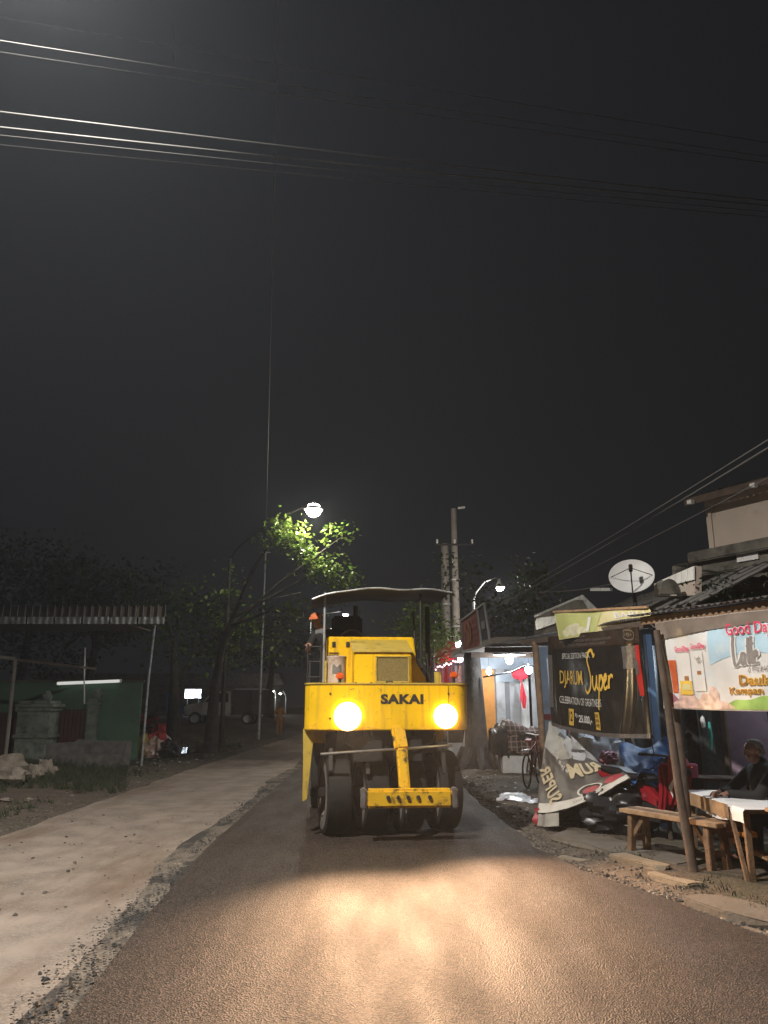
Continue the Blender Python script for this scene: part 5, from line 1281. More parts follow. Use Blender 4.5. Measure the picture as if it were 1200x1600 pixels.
single('lamp_reflector', B().lathe([(.05, .12), (.12, .10), (.42, .0), (.43, .008), (.12, .115), (.05, .135)], 20, c=(LS.x, LS.y, LS.z + .04)), 'white_paint', 'wide white reflector shade over the bright shop bulb', 'lamp shade', (LS.x, LS.y, LS.z), smooth=True)
fl = [P(815, 1062, 22.6), P(812, 1096, 22.6), P(819, 1107, 22.6), P(825, 1096, 22.6)]
def flg(u, v): 
    p = fl[0].lerp(fl[1].lerp(fl[3], u), v) if v < .82 else fl[0].lerp(fl[1].lerp(fl[3], u), .82).lerp(fl[2] + (fl[3] - fl[1]) * (u - .5) * .3, (v - .82) / .18)
    p.y += .03 * math.sin(u * 6 + v * 4); return p
single('red_pennant', B().grid(flg, 8, 14), 'red_cloth', 'red cloth pennant hanging before the white boards', 'pennant', fl[0], smooth=True, thick=.004)
single('red_bundle', B().ball(P(813, 1053, 22.6), (.24, .12, .17), 14, 10, .4, 9), 'red_cloth', 'bunched red cloth hung above the red pennant', 'cloth', P(813, 1062, 22.6), smooth=True)
single('draped_cable', B().tube([P(755, 1058, 20.6), P(775, 1054, 20.4), P(800, 1050, 20.2), P(820, 1040, 19.6), P(848, 1042, 18)], .022, 8), 'wire', 'thick dark cable drooping under the shop awning', 'cable', P(755, 1058, 20.6), smooth=True)

# covered cart with plaid cloth
CC = thing('covered_cart', 'cart covered with black sheet and plaid cloth before the lit shop', 'cart', (P(800, 1200, 19.5).x, 19.5, 0))
def cover(x0, x1, prof, y0, y1, zb):
    def f_(u, v):
        x = lerp(x0, x1, u); h = interp(u, prof) + .03 * math.sin(u * 17) ; t = v * 2 - 1
        k = 1 - abs(t) ** 3.2
        return Vector((x + .02 * math.sin(v * 9), lerp(y0, y1, v) + .05 * math.sin(u * 21) * (1 - k), lerp(zb + .05 * math.sin(u * 13), h, k)))
    return f_
xa, xm, xb = P(766, 1150, 19.5).x, P(784, 1150, 19.5).x, P(848, 1150, 19.5).x
part(CC, 'black_sheet', B().grid(cover(xa, xm + .14, [(0, 1.02), (.5, 1.18), (1, 1.24)], 19.0, 20.2, .45), 16, 24), 'plastic_black', smooth=True)
part(CC, 'plaid_cloth', B().grid(cover(xm + .06, xb, [(0, 1.27), (.25, 1.27), (.5, 1.12), (.8, 1.10), (1, 1.02)], 18.96, 20.25, .52), 40, 26), 'plaid', smooth=True)
part(CC, 'cart_bed', B().box(((xa + xb) / 2, 19.6, .72), (xb - xa - .15, 1.0, .5)), 'black_metal', bevel=.02)
for x in (xa + .15, xb - .15):
    for y in (19.15, 20.05): part(CC, 'leg', B().beam((x, y, -.02), (x, y, .5), .05, .05), 'wood_dark')
wb = P(803, 1190, 19.2)
single('white_box', B().box((wb.x, wb.y, .26), (.62, .42, .40), (0, 0, R(4))), 'white_paint', 'white foam box on the ground under the plaid-covered cart', 'box', (wb.x, wb.y, .06), bevel=.02)
# pale counter and low table behind the trunk
FC = thing('pale_counter', 'pale counter with green and blue panels behind the tree trunk', 'counter', (P(728, 1150, 25).x, 25, 0))
a = P(700, 1143, 25); c = P(752, 1143, 25)
part(FC, 'counter_body', B().box(((a.x + c.x) / 2, 25.2, P(728, 1143, 25).z / 2), (c.x - a.x, .5, P(728, 1143, 25).z)), 'white_paint', bevel=.02)
part(FC, 'green_panel', B().box(((a.x + c.x) / 2, 25.3, (P(728, 1143, 25).z + P(728, 1103, 25).z) / 2), (c.x - a.x, .06, P(728, 1103, 25).z - P(728, 1143, 25).z - .01)), 'green_paint', bevel=.005)
part(FC, 'blue_panel', B().box((P(730, 1085, 25).x, 25.3, (P(728, 1102, 25).z + P(728, 1066, 25).z) / 2), (.35, .06, P(728, 1066, 25).z - P(728, 1102, 25).z)), 'blue_board', bevel=.005)
LT = thing('small_table', 'small grey table beside the tree trunk', 'table', (P(728, 1195, 23).x, 23, 0))
zt = P(728, 1167, 23).z
build('table_top', B().box((0, 0, zt), (.42, .35, .035)), 'grey_board_dark', LT, bevel=.006)
for sx in (-.15, .15): build('leg', B().beam((sx * 1.2, 0, 0), (-sx * .4, 0, zt), .03, .03), 'grey_board_dark', LT)

# far stall with pink lights
FS = thing('far_stall', 'far stall with red awning, hanging clothes and pink string lights', 'stall', (P(700, 1100, 29).x, 29, 0))
def fsP(px, py): return P(px, py, 29)
part(FS, 'awning', B().add([fsP(668, 1034), P(722, 1012, 27), P(724, 1004, 30), P(700, 1004, 33), fsP(668, 1032), P(722, 1010, 27), P(724, 1002, 30), P(700, 1002, 33)], [(0, 1, 2, 3), (7, 6, 5, 4), (0, 4, 5, 1), (1, 5, 6, 2), (2, 6, 7, 3), (3, 7, 4, 0)]), 'red_dark')
part(FS, 'valance', B().grid(lambda u, v: P(lerp(672, 722, u), lerp(lerp(1033, 1013, u), lerp(1042, 1026, u), v), lerp(28.9, 26.9, u)), 20, 3), 'red_cloth', smooth=True)
part(FS, 'back_wall', B().grid(lambda u, v: P(lerp(672, 735, u), lerp(1030, 1150, v), 31), 2, 2), 'purple_wall')
for k, (px, m_) in enumerate(((681, 'grey_board_dark'), (690, 'vinyl_purple'), (697, 'red_dark'), (704, 'vinyl_purple'), (712, 'grey_board'), (719, 'vinyl_peach'))):
    part(FS, 'hanging_garment', B().grid(lambda u, v, px=px: P(px + (u - .5) * 8 * (.55 + .45 * math.sin(v * 2.4)) + .8 * math.sin(v * 5 + px), lerp(1040, 1092 - (px % 3) * 5, v), 28.5 + .05 * math.sin(u * 7)), 5, 8), m_, smooth=True)
for px in (673, 716): part(FS, 'post', B().tube([G(px, 1160), P(px, 1035, 29)], .035, 8), 'galv')
SG = thing('string_lights', 'string of small pink lights under the far red awning', 'string lights', P(694, 1040, 27.8))
pts = [P(lerp(677, 722, k / 13), lerp(1044, 1028, k / 13) + 2.0 * math.sin(k * 1.9), lerp(28.5, 26.6, k / 13)) for k in range(14)]
part(SG, 'cable', B().tube(pts, .008, 6), 'wire')
for p in pts: part(SG, 'light', B().ball(p - Vector((0, 0, .04)), .034, 8, 6), 'fairy', smooth=True)
lamp('POINT', SG, (0, -.2, -.1), 22, (1, .62, .62), size=.2)
bulb('pinkish white bulb at the corner of the far red awning', P(719, 1030, 26.3), 30, (1, .85, .82), .2, .09)
bulb('white lamp on top of the far red awning', P(716, 1006, 28), 18, (1, .95, .95), .15, .10)

# ================================================================== BILLBOARD
BC = [P(723, 1018, 20.2), P(767, 1008, 18.0), P(757, 943, 18.0), P(721, 970, 20.2)]
BB = thing('billboard', 'framed billboard with rusty red panel standing on the slab awning', 'billboard', (BC[0] + BC[1]) / 2)
def bs(u, v): return BC[0].lerp(BC[1], u).lerp(BC[3].lerp(BC[2], u), v)
part(BB, 'red_panel', B().grid(bs, 4, 4, .02, .70, .02, .98), 'sign_red', thick=.02)
part(BB, 'dark_panel', B().grid(bs, 2, 4, .74, .98, .02, .98), 'sign_navy', thick=.02)
for (u0, v0), (u1, v1) in (((0, 0), (1, 0)), ((0, 1), (1, 1)), ((0, 0), (0, 1)), ((1, 0), (1, 1)), ((.72, 0), (.72, 1))):
    part(BB, 'frame_bar', B().beam(bs(u0, v0), bs(u1, v1), .05, .07, (.6, .8, 0)), 'alu', bevel=.006)
n_ = Vector((-.79, -.61, 0))
part(BB, 'stripe_print', strokes(lambda u, v: bs(u, v) + n_ * .03, [[(.15, .8), (.2, .6), (.3, .45), (.25, .15)], [(.3, .85), (.38, .5), (.33, .2)]], .06), 'print_brown')
b = B()
for k in range(4): write(lambda u, v: bs(u, v) + n_ * .03, ['BUKA', 'SEDIA', 'NASI', 'KOPI'][k], .52, .80 - .18 * k, .26, .08, b=b)
part(BB, 'faint_lettering', b, 'vinyl_purple')
part(BB, 'blue_print', B().grid(lambda u, v: bs(lerp(.80, .94, u), lerp(.42, .62, v)) + n_ * .03, 2, 2), 'grey_board_dark')

# ================================================================== BUILDINGS BEHIND THE STALLS
H0 = P(1113, 858, 12); hu = Vector((.50, -.866, 0)); hn = Vector((.866, .5, 0))
HS = thing('upper_house', 'cream upper storey with dark overhanging roof behind the stalls', 'house', (H0.x, H0.y, 0))
zt = P(1108, 792, 12).z
def hp(a, d, z): return Vector((H0.x, H0.y, z)) + hu * a + hn * d
def hbox(T, name, a0, a1, d0, d1, z0, z1, m_, **k):
    vs = [hp(a, d, z) for z in (z0, z1) for a, d in ((a0, d0), (a1, d0), (a1, d1), (a0, d1))]
    return part(T, name, B().add(vs, [(3, 2, 1, 0), (4, 5, 6, 7), (0, 1, 5, 4), (1, 2, 6, 5), (2, 3, 7, 6), (3, 0, 4, 7)]), m_, **k)
hbox(HS, 'wall', 0, 6, 0, 4, H0.z, zt + .15, 'cream_wall', bevel=.01)
hbox(HS, 'corner_trim', -.03, .06, -.03, .05, H0.z, zt + .1, 'cream_wall')
hbox(HS, 'ledge', -.4, 6, -.12, 4, H0.z - .18, H0.z - .002, 'old_wall', bevel=.02)
for k in range(8):
    a0 = -.14 + k * .82
    part(HS, 'roof_sheet', B().grid(lambda u, v, a0=a0: hp(a0 + u * .85, -.38 + v * 5, zt + .12 + .5 * v + .012 * math.sin((a0 + u * .85) * 60) + .004 * (round(a0 * 10) % 2)), 24, 3), 'rust_tin', smooth=True)
hbox(HS, 'fascia', -.15, 6, -.37, -.34, zt + .0, zt + .11, 'wood_dark')
hbox(HS, 'rafter_block', .0, .08, -.5, -.42, zt - .02, zt + .04, 'white_paint'); hbox(HS, 'rafter_block', 1.1, 1.18, -.5, -.42, zt - .02, zt + .04, 'white_paint')
OW = thing('old_masonry', 'dark weathered masonry wall with ledges under the cream house', 'wall', (H0.x, H0.y, 0))
hbox(OW, 'wall', -.3, 6, .02, 3.9, 2.3, H0.z - .183, 'old_wall')
for z, d in ((3.28, .30), (3.62, .18)): hbox(OW, 'ledge', -.34, 6, -d, .018, z, z + .09, 'old_wall', bevel=.02)
hbox(OW, 'pier', -.62, -.31, -.25, 1.2, 2.3, 3.85, 'old_wall', bevel=.02)
for k, (a0, w, z, h) in enumerate(((.42, .36, 3.76, .14), (1.25, .12, 3.0, .16), (.0, .14, 3.02, .16), (.75, .07, 3.02, .08), (2.0, .3, 3.1, .10))):
    hbox(OW, 'white_patch', a0, a0 + w, -.016, .016, z, z + h, 'white_paint')
for k in range(6):
    a0 = -.2 + k * .62
    hbox(OW, 'ledge_stone', a0, a0 + .3 + .1 * (k % 3), -.26 + .05 * (k % 2), -.05, 3.372, 3.44 + .03 * (k % 3), 'rubble', bevel=.02)
# low parapet and gable between dish and wall
PR = thing('parapet', 'low sloping parapet with white tiles beside the satellite dish', 'wall', P(1050, 925, 11.6))
def par(u, v): return P(lerp(1022, 1086, u), lerp(lerp(932, 930, u), lerp(912, 884, u), v), lerp(12.2, 11.0, u))
part(PR, 'wall', B().grid(par, 12, 3), 'cream_wall', thick=.10)
for k in range(6):
    u0 = .1 + k * .15
    part(PR, 'white_tile', B().grid(lambda u, v, u0=u0: par(u0 + .006 + u * .138, .52 + .46 * v) + Vector((-.03, -.03, 0)), 1, 1), 'white_paint', thick=.02)
part(PR, 'arch', B().grid(lambda u, v: P(1045, 929, 11.2) + Vector((math.cos(u * math.pi) * .15 * v, 0, math.sin(u * math.pi) * .22 * v)), 14, 2), 'old_wall', thick=.08)
LR = thing('low_roof', 'old tiled roof with weeds behind the black banner stall', 'roof', (4.4, 12.5, 2.9))
lr0, lr1 = Vector((4.2, 10.2, 2.95)), Vector((3.9, 16.5, 3.15))
rows, cols = 4, 22
tmesh = None
for i in range(cols):
    for j in range(rows):
        u = (i + .5) / cols; p = lr0.lerp(lr1, u) + Vector((.30 * j, 0, .15 * j)) + Vector((rnd.uniform(-.02, .02), 0, rnd.uniform(-.012, .02)))
        if tmesh is None:
            bq = B().grid(lambda a, c: Vector((c * .36, (a - .5) * .30, c * .17 + .03 * math.sin(a * 6.283))), 6, 1)
            ob = build('roof_tile', bq, 'rubble', LR, smooth=True, thick=.015); tmesh = ob.data
        else:
            ob = bpy.data.objects.new('roof_tile', tmesh); COL.objects.link(ob); ob.parent = LR
        ob.location = p - Vector((4.4, 12.5, 2.9)); ob.rotation_euler.z = rnd.uniform(-.06, .06)
part(LR, 'weeds', leaves([((4.4 + k * .12, 9.9 + k * .7, 3.12 + .06 * (k % 3)), (.25, .35, .14), 60, 10) for k in range(9)], .06, 77), 'leaf_dark')
GR = thing('gable_roof', 'small gable of sheet metal beyond the roof tiles', 'roof', P(850, 970, 16))
part(GR, 'sheet', B().add([P(836, 962, 17), P(912, 930, 15), P(935, 952, 14.5), P(840, 985, 16.5)], [(0, 1, 2, 3)]), 'galv', thick=.03)
part(GR, 'wall', B().add([P(838, 966, 16.9), P(912, 934, 15.05), P(938, 990, 14.4), P(838, 995, 16.5)], [(0, 1, 2, 3)]), 'old_wall', thick=.05)
part(GR, 'ridge_board', B().beam(P(924, 921, 15.5), P(955, 921, 14.5), .05, .06), 'galv')
# satellite dish
DC = P(987, 902, 11.6)
SD = thing('satellite_dish', 'large white satellite dish with feed arm on the roof', 'satellite dish', DC - Vector((0, 0, .75)))
dn = Vector((-.30, -.86, .42)).normalized(); dx = Vector((0, 0, 1)).cross(dn).normalized(); dy = dn.cross(dx)
Rd = .335
part(SD, 'reflector', B().grid(lambda u, v: DC + (dx * math.cos(u * 6.283) * 1.0 + dy * math.sin(u * 6.283) * .90) * Rd * v + dn * (.10 * v * v - .06), 36, 8), 'dish', smooth=True, thick=.008)
part(SD, 'feed_arm', B().tube([DC - dy * Rd * .9 + dn * .03, DC - dy * .10 + dn * .30], .010, 6).tube([DC + dx * Rd * .9 + dn * .03, DC - dy * .03 + dn * .30], .006, 6).tube([DC - dx * Rd * .9 + dn * .03, DC - dy * .03 + dn * .30], .006, 6), 'black_metal')
part(SD, 'feed_horn', B().tube([DC - dy * .08 + dn * .30, DC + dy * .04 + dn * .26], .030, 10), 'black_metal', smooth=True)
part(SD, 'mast', B().tube([DC - Vector((0, 0, .75)) + Vector((.05, .1, 0)), DC + Vector((.05, .08, -.05))], .03, 8), 'black_metal')

# ================================================================== LEFT: HUT, CANOPY, GATE, RUBBLE
gz = .2
HC = G(213, 1186, .1)
HT = thing('green_hut', 'green painted hut wall with pale trim beside the canopy', 'hut', (HC.x, HC.y, 0))
ht = P(213, 1066, HC.y).z
part(HT, 'wall', B().box((HC.x - 2.6, HC.y + .06, ht / 2), (5.2, .12, ht)), 'green_wall', bevel=.01)
part(HT, 'side_wall', B().beam((HC.x - .09, HC.y + .14, ht / 2 - .005), (HC.x * 1.17 - .2, HC.y * 1.15, ht / 2 - .005), .11, ht - .01), 'green_wall', bevel=.01)
part(HT, 'wall_cap', B().box((HC.x - 2.6, HC.y + .05, ht + .03), (5.3, .2, .05)), 'old_wall', bevel=.01)
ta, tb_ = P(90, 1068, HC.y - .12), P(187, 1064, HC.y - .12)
TB = thing('glowing_trim', 'long white roof trim with an added faint glow on the green hut', 'roof trim', ta.lerp(tb_, .5))
part(TB, 'tube', B().tube([ta, tb_], .045, 10), 'trim_glow', smooth=True)  # glow added to the roof trim, which is no lamp
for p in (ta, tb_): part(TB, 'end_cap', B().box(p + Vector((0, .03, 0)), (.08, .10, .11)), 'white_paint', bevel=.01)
single('thin_pipe', B().tube([P(133, 1012, 23), P(131.5, 1060, 23), P(132, 1100, 23)], .022, 8), 'pipe_white', 'thin white pipe hanging in front of the green hut', 'pipe', P(132, 1100, 23), smooth=True)
# canopy
CY = 20.5
e0, e1 = P(-90, 975, CY), P(257, 975, CY)
CN = thing('metal_canopy', 'long ribbed metal canopy roof with crumpled foil fascia', 'canopy', ((e0.x + e1.x) / 2, CY, 0))
zf0, zf1 = P(100, 975, CY).z, P(100, 964, CY).z
nseg = 8
for k in range(nseg):
    x0 = lerp(e1.x, e0.x, k / nseg); x1 = lerp(e1.x, e0.x, (k + 1) / nseg) + .05
    part(CN, 'fascia_strip', B().grid(lambda u, v, x0=x0, x1=x1: Vector((lerp(x0, x1, u), CY - .03 - .014 * nz(u * 9 + x0, v * 4, 3) - .01 * math.sin(u * 25), lerp(zf0, zf1, v))), 18, 5), 'galv', smooth=True)
for k in range(30):
    x = lerp(e1.x, e0.x, k / 30)
    part(CN, 'roof_rib', B().beam((x, CY, zf1 + .03), (x * (CY + 2.2) / CY, CY + 2.2, zf1 + .58), .02, .035), 'galv')
part(CN, 'roof_deck', B().add([(e0.x, CY, zf1), (e1.x, CY, zf1), (e1.x * (CY + 2.2) / CY, CY + 2.2, zf1 + .55), (e0.x * (CY + 2.2) / CY, CY + 2.2, zf1 + .55)], [(0, 1, 2, 3)]), 'wood_dark', thick=.02)
part(CN, 'soffit', B().box(((e0.x + e1.x) / 2 - .5, CY + 1.1, zf0 + .02), (e1.x - e0.x - 1.0, 2.0, .03)), 'wood_dark')
pb, pt_ = P(232, 1062, CY + .3), P(242, 976, CY + .3)
part(CN, 'post', B().tube([(pb.x - .02, pb.y, .1), pb, pt_], .03, 8), 'galv')
part(CN, 'post', B().tube([(P(13, 1142, 20.2).x, 20.2, .15), P(13, 1142, 20.2), P(24, 1030, 20.2)], .045, 8), 'concrete_pole')
part(CN, 'post', B().tube([(e0.x + .5, CY + 2, 0), (e0.x + .5, CY + 2, zf0 + .3)], .04, 8), 'galv')
part(CN, 'tie_beam', B().beam(P(-60, 1020, 20.2), P(24, 1029, 20.2), .06, .08), 'concrete_pole')
part(CN, 'tie_beam', B().beam(P(24, 1031, 20.2), P(150, 1045, 22.5), .05, .06), 'wood_dark')
# gate
def pillar(label, px0, px1, Y, ytop, cap):
    a = P(px0, 1150, Y); c = P(px1, 1150, Y); w = c.x - a.x; x = (a.x + c.x) / 2; h = P(px0, ytop, Y).z
    t = thing('gate_pillar', label, 'gate pillar', (x, Y, 0), group='gate pillars')
    build('shaft', B().box((0, 0, h * .5), (w, w * .8, h)), 'mossy', t, bevel=.03)
    for z in (.08, .5, .97): build('moulding', B().box((0, 0, h * z), (w * 1.12, w * .92, .10)), 'mossy', t, bevel=.02)
    for sx in (-.28, .28): build('panel', B().box((sx * w, -w * .4 - .01, h * .73), (w * .3, .04, h * .32)), 'mossy', t, bevel=.012)
    if cap:
        build('cap', B().box((0, 0, h + .06), (w * 1.25, w, .10)).box((0, 0, h + .15), (w * 1.0, w * .8, .09)), 'mossy', t, bevel=.02)
        build('finial', B().ball((.2 * w, 0, h + .30), (.14, .14, .17), 12, 8, .5, 3), 'mossy', t, smooth=True)
pillar('broad mossy gate pillar with a lump on its cap', 32, 82, 22.6, 1106, True)
pillar('narrow mossy gate pillar beside the green wall', 135, 151, 23.2, 1102, True)
GT = thing('gate', 'dark maroon boarded gate between the two mossy pillars', 'gate', (P(108, 1180, 23).x, 23, 0))
ga, gb_ = P(84, 1110, 23), P(134, 1110, 23)
for k in range(8):
    x = lerp(ga.x, gb_.x, (k + .5) / 8); part(GT, 'board', B().box((x, 23 + .012 * (k % 2), ga.z / 2 + .08), ((gb_.x - ga.x) / 8 - .012, .03, ga.z - .1)), 'maroon', bevel=.004)
FW = thing('boundary_fence', 'dark maroon board fence left of the broad mossy pillar', 'fence', (P(0, 1180, 22.8).x, 22.8, 0))
fa, fb_ = P(-80, 1115, 22.8), P(31, 1115, 22.8)
for k in range(12):
    x = lerp(fa.x, fb_.x, (k + .5) / 12); part(FW, 'board', B().box((x, 22.8 + .012 * (k % 2), fa.z / 2 + .08), ((fb_.x - fa.x) / 12 - .012, .03, fa.z - .1)), 'maroon', bevel=.004)
for i, (px, py, Y, d, rz, m_, lb) in enumerate([
    (110, 1182, 20.6, (1.0, .5, .55), .1, 'rubble', 'squared grey concrete block lying before the maroon gate'),
    (160, 1176, 20.8, (1.3, .5, .6), -.1, 'rubble', 'long broken concrete block leaning by the green wall'),
    (140, 1192, 20.2, (1.6, .5, .35), .05, 'rubble', 'low slab of rubble in front of the concrete blocks'),
    (12, 1200, 16.6, (.8, .5, .55), .2, 'rock', 'big tan boulder at the foot of the canopy post'),
    (20, 1218, 16.0, (.6, .4, .35), .5, 'rock', 'flat tan boulder in the weeds below a bigger one'),
    (52, 1210, 16.8, (.40, .3, .34), -.3, 'rock', 'tan stone beside the big boulder'),
    (70, 1206, 17.4, (.34, .28, .42), .6, 'rock', 'upright tan stone in the weeds before the pillar'),
    (82, 1200, 18.0, (.26, .2, .22), .1, 'rock', 'small pale stone beside the upright tan stone'),
    (45, 1250, 14.0, (.16, .12, .08), .3, 'rock', 'little pale stone on the bare dirt verge'),
    (8, 1256, 13.8, (.22, .14, .07), .9, 'rock', 'flat pale stone on the bare dirt verge')]):
    g_ = P(px, py, Y); gx = g_.x
    b_ = B().ball((gx, Y, terrain(gx, Y) + d[2] * .42), (d[0] / 2, d[1] / 2, d[2] / 2), 14, 9, .55, 3.3 * i) if m_ == 'rock' else rough_block((gx, Y, terrain(gx, Y) + d[2] * .45), d, rz, 200 + i, .08)
    single('boulder' if m_ == 'rock' else 'concrete_block', b_, m_, lb, 'boulder' if m_ == 'rock' else 'concrete block', (gx, Y, terrain(gx, Y)), 'stones and rubble on the left verge', smooth=(m_ == 'rock'), bevel=0 if m_ == 'rock' else .03)
# weeds by the rubble
b = B()
for _ in range(420):
    px = rnd.uniform(0, 200); Y = rnd.uniform(15.5, 20); x = P(px, 1200, Y).x
    tuft(b, x, Y, terrain(x, Y) - .01, 8, .22)
setting('weeds', b, 'grass', kind='stuff')
# trash bags
for i, (px, py, Y, r_, m_, lb) in enumerate([
    (222, 1169, 25.3, (.28, .25, .34), 'plastic_yellow', 'yellow plastic trash bag against the green hut'),
    (242, 1174, 25.2, (.32, .28, .30), 'vinyl_peach', 'pale pink trash bag between the yellow and black ones'),
    (244, 1156, 25.5, (.28, .25, .20), 'plastic_red', 'red trash bag lying on top of the pale pink one'),
    (257, 1163, 25.8, (.20, .2, .22), 'plastic_white', 'white trash bag behind the black one'),
    (260, 1178, 25.2, (.30, .26, .26), 'plastic_black', 'black trash bag beside the puddle'),
    (272, 1174, 25.6, (.18, .18, .22), 'rubble', 'small grey trash bag at the puddle edge')]):
    p = P(px, py, Y); p.z = max(p.z, terrain(p.x, Y) + r_[2] * .8)
    b_ = B().ball(p, r_, 36, 24, .45, 2.7 * i + 1, .35).ball(p + Vector((.03, 0, r_[2] * 1.0)), (.05, .05, .09), 8, 6, .4, i)
    single('trash_bag', b_, m_, lb, 'trash bag', (p.x, Y, terrain(p.x, Y)), 'trash bags by the hut', smooth=True)
b = B()
for _ in range(70):
    x, y = rnd.uniform(-8.2, -5.6), rnd.uniform(20, 27); a = rnd.random() * 6.28; s_ = rnd.uniform(.02, .07); z = terrain(x, y) + .012
    b.add([(x + s_ * math.cos(a + k * 1.57) * rnd.uniform(.6, 1.3), y + s_ * math.sin(a + k * 1.57), z + rnd.uniform(0, .03)) for k in range(4)], [(0, 1, 2, 3)])
for _ in range(90):
    y = rnd.uniform(12.5, 19); x = interp(y, RE) + rnd.uniform(.25, 1.5); a = rnd.random() * 6.28; s_ = rnd.uniform(.012, .045); z = terrain(x, y) + .012
    b.add([(x + s_ * math.cos(a + k * 1.57) * rnd.uniform(.6, 1.3), y + s_ * math.sin(a + k * 1.57), z + rnd.uniform(0, .02)) for k in range(4)], [(0, 1, 2, 3)])
setting('litter_scraps', b, 'litter', kind='stuff')

# ---- parked pickup, worker, kiosk boards, lit sign
vy = 43.0; vx = P(352, 1110, vy).x; vz = terrain(vx, vy)
PK = thing('pickup_truck', 'old grey pickup truck with dark covered bed parked in the yard', 'pickup truck', (vx, vy, vz + .05), R(180))
# local +x points to the front (left in the view)
build('hood', B().prism([(2.05, .55), (2.10, .85), (2.0, 1.05), (1.05, 1.15), (1.0, .5)], -.72, .72), 'car_grey', PK, bevel=.06, smooth=True)
cab = build('cab', B().prism([(1.1, .5), (1.12, 1.15), (.62, 1.72), (-.35, 1.74), (-.45, .5)], -.74, .74), 'car_grey', PK, bevel=.06, smooth=True)
for sy in (-1, 1): build('window', B().prism([(.95, 1.18), (.58, 1.64), (-.28, 1.66), (-.30, 1.18)], sy * .745 - .006, sy * .745 + .006), 'car_glass', cab)
bed = build('bed', B().box((-1.35, 0, .78), (1.75, 1.46, .46)), 'car_dark', PK, bevel=.04)
build('bed_cover', B().box((-1.32, 0, 1.42), (1.7, 1.42, .80)), 'car_dark', PK, bevel=.05)
build('roof_rack', B().beam((-.55, .72, 1.86), (-2.2, .72, 1.86), .05, .06).beam((-.55, -.72, 1.86), (-2.2, -.72, 1.86), .05, .06).beam((-.6, -.72, 1.86), (-.6, .72, 1.86), .05, .05).beam((-2.15, -.72, 1.86), (-2.15, .72, 1.86), .05, .05), 'galv', PK)
for x in (1.45, -1.35):
    for sy in (-1, 1):
        w_ = build('wheel', B().lathe([(.2, -.09), (.31, -.10), (.34, -.06), (.34, .06), (.31, .10), (.2, .09)], 24, axis='y', c=(x, sy * .70, .34)), 'rubber', PK, smooth=True)
        build('rim', B().lathe([(0, -.095), (.09, -.10), (.19, -.085), (.21, -.095), (.21, .095), (.19, .085), (.09, .10), (0, .095)], 20, axis='y', c=(x, sy * .70, .34)), 'galv', w_, smooth=True)
for sy in (-1, 1): build('headlight', B().ball((2.05, sy * .55, .88), (.05, .1, .09), 10, 8), 'white_paint', PK, smooth=True)
build('bumper', B().box((2.12, 0, .52), (.1, 1.5, .14)), 'alu', PK, bevel=.02)
def worker(label, px, Y, shirt, pants, seed):
    x = P(px, 1110, Y).x; t = thing('person', label, 'person', (x, Y, terrain(x, Y)), R(15))
    body = [('c', (0, 0, .95), (0, 0, 1.32), .13, .15), ('b', (0, 0, 1.38), (.19, .11, .08)), ('c', (0, 0, 1.40), (0, 0, 1.52), .055, .05)] + head_shapes((0, -.01, 1.62), 0)
    cl = [('c', (0, 0, .93), (0, 0, 1.32), .15, .165), ('b', (0, 0, 1.375), (.205, .125, .09))]; tr_ = [('b', (0, 0, .92), (.165, .13, .10))]
    for sg in (-1, 1):
        el = Vector((sg * .27, .02, 1.12)); wr = Vector((sg * .26, -.12, .88)); body += [('c', (sg * .18, 0, 1.38), el, .05, .04), ('c', el, wr, .038, .028)] + hand_shapes(wr, (0, -.3, -1), (0, 1, 0), sg, .5)
        cl.append(('c', (sg * .18, 0, 1.38), el, .064, .055))
        kn = Vector((sg * .10, -.03 * sg, .50)); ft = Vector((sg * .11, .05 * sg, .09)); body += [('c', (sg * .09, 0, .9), kn, .08, .058), ('c', kn, ft, .055, .038), ('c', ft + Vector((0, .03, -.05)), ft + Vector((0, -.17, -.055)), .036, .03)]
        tr_ += [('c', (sg * .09, 0, .9), kn, .095, .072), ('c', kn, ft + Vector((0, 0, .03)), .070, .055)]
    blob('body', body, 'skin_dark', t, .014); blob('shirt', cl, shirt, t, .018); blob('trousers', tr_, pants, t, .018)
    blob('hair', [('b', (0, .02, 1.67), (.082, .092, .075))], 'plastic_black', t, .014)
worker('far worker in orange clothes standing by the old lane', 437, 42, 'vest', 'vest', 1)
def post_board(name, label, px, py, Y, w, h, m_, cat):
    p = P(px, py, Y); zg = terrain(p.x, Y); t = thing(name, label, cat, (p.x, Y, zg))
    build('board', B().box((0, 0, p.z - zg), (w, .06, h)), m_, t, bevel=.01)
    build('post', B().tube([(0, .06, 0), (0, .06, p.z - zg + h / 2)], .035, 8), 'galv', t)
post_board('notice_board', 'upright orange board on a post in the yard', 275, 1107, 44, .24, .62, 'orange_wood', 'board')
post_board('notice_board', 'blue board on a post beside the orange one', 284, 1109, 44, .26, .45, 'blue_board', 'board')
LSn = thing('lit_sign', 'glowing white shop sign beyond the yard trees', 'sign', (P(301, 1100, 70).x, 70, .6))
zc = P(301, 1084, 70).z - .6
build('face', B().box((0, -.08, zc), (1.45, .03, .78)), 'lit_sign', LSn)
build('casing', B().box((0, 0, zc), (1.55, .12, .88)), 'black_metal', LSn, bevel=.02)
for sx in (-.5, .5): build('post', B().tube([(sx, .03, 0), (sx, .03, zc - .2)], .04, 8), 'galv', LSn)
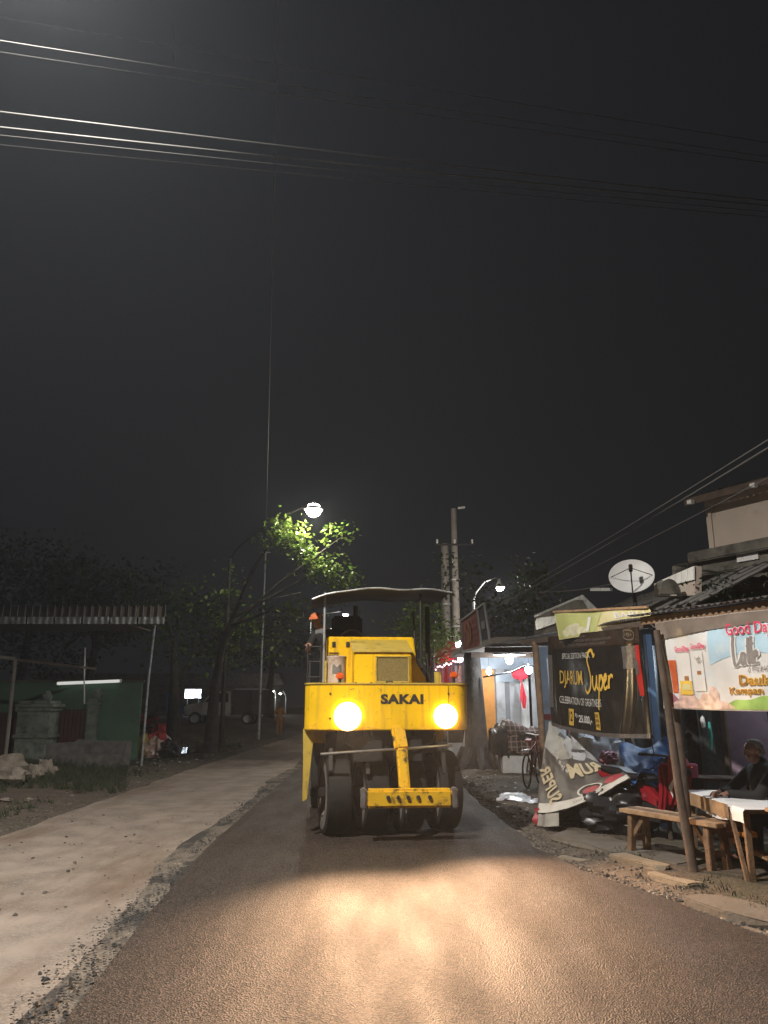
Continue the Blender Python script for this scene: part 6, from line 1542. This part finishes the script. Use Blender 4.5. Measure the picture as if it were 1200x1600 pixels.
lamp('POINT', LSn, (0, -.5, zc), 30, (.8, .9, 1), size=.2)
p = P(252, 1126, 36); single('red_tarp_heap', B().ball((p.x, 36, terrain(p.x, 36) + .18), (.55, .4, .28), 16, 10, .5, 4), 'plastic_red', 'crumpled bright red sheet on the grass behind the trunk', 'tarp', (p.x, 36, terrain(p.x, 36)), smooth=True)
q_ = P(226, 1115, 36)
copy_thing(MB, (q_.x, 36, terrain(q_.x, 36)), R(150), 'motorbike parked behind the corner of the green hut')
KS = thing('yard_building', 'long dark low building at the back of the yard', 'building', (-24, 84, .6))
build('wall', B().box((0, 0, 1.5), (26, .3, 3.0)), 'old_wall', KS)
build('roof', B().prism([(-13.4, 3.0), (13.4, 3.0), (12.8, 4.2), (-12.8, 4.2)], -.8, 3), 'rust_tin', KS)
for k in range(6): build('door', B().box((-11 + k * 4.2, -.17, 1.1), (1.3, .06, 2.1)), ('blue_board', 'wood_dark', 'grey_board_dark')[k % 3], KS, bevel=.02)
RB = thing('row_house', 'dark row of low houses far along the right side', 'building', (10.5, 48, 0))
build('wall', B().box((0, 0, 1.5), (14, 14, 3.0)), 'old_wall', RB)
build('roof', B().prism([(-7.4, 3.0), (7.4, 3.0), (0, 4.6)], -7.4, 7.4), 'rust_tin', RB)
for k in range(3): build('door', B().box((-5 + k * 3.2, -7.03, 1.05), (1.1, .06, 2.1)), 'wood_dark', RB, bevel=.02)

# ================================================================== NIGHT HAZE
hz = B().box((0, 110, 6), (330, 296, 15))
o = setting('haze', hz, 'wire', kind='stuff')
m = bpy.data.materials.new('haze'); m.use_nodes = True; nt = m.node_tree; nt.nodes.clear()
ou = nt.nodes.new('ShaderNodeOutputMaterial'); pv = nt.nodes.new('ShaderNodeVolumePrincipled')
pv.inputs['Color'].default_value = (.78, .88, 1, 1); pv.inputs['Density'].default_value = .0012; pv.inputs['Anisotropy'].default_value = .35
nt.links.new(pv.outputs['Volume'], ou.inputs['Volume'])
o.data.materials.clear(); o.data.materials.append(m)
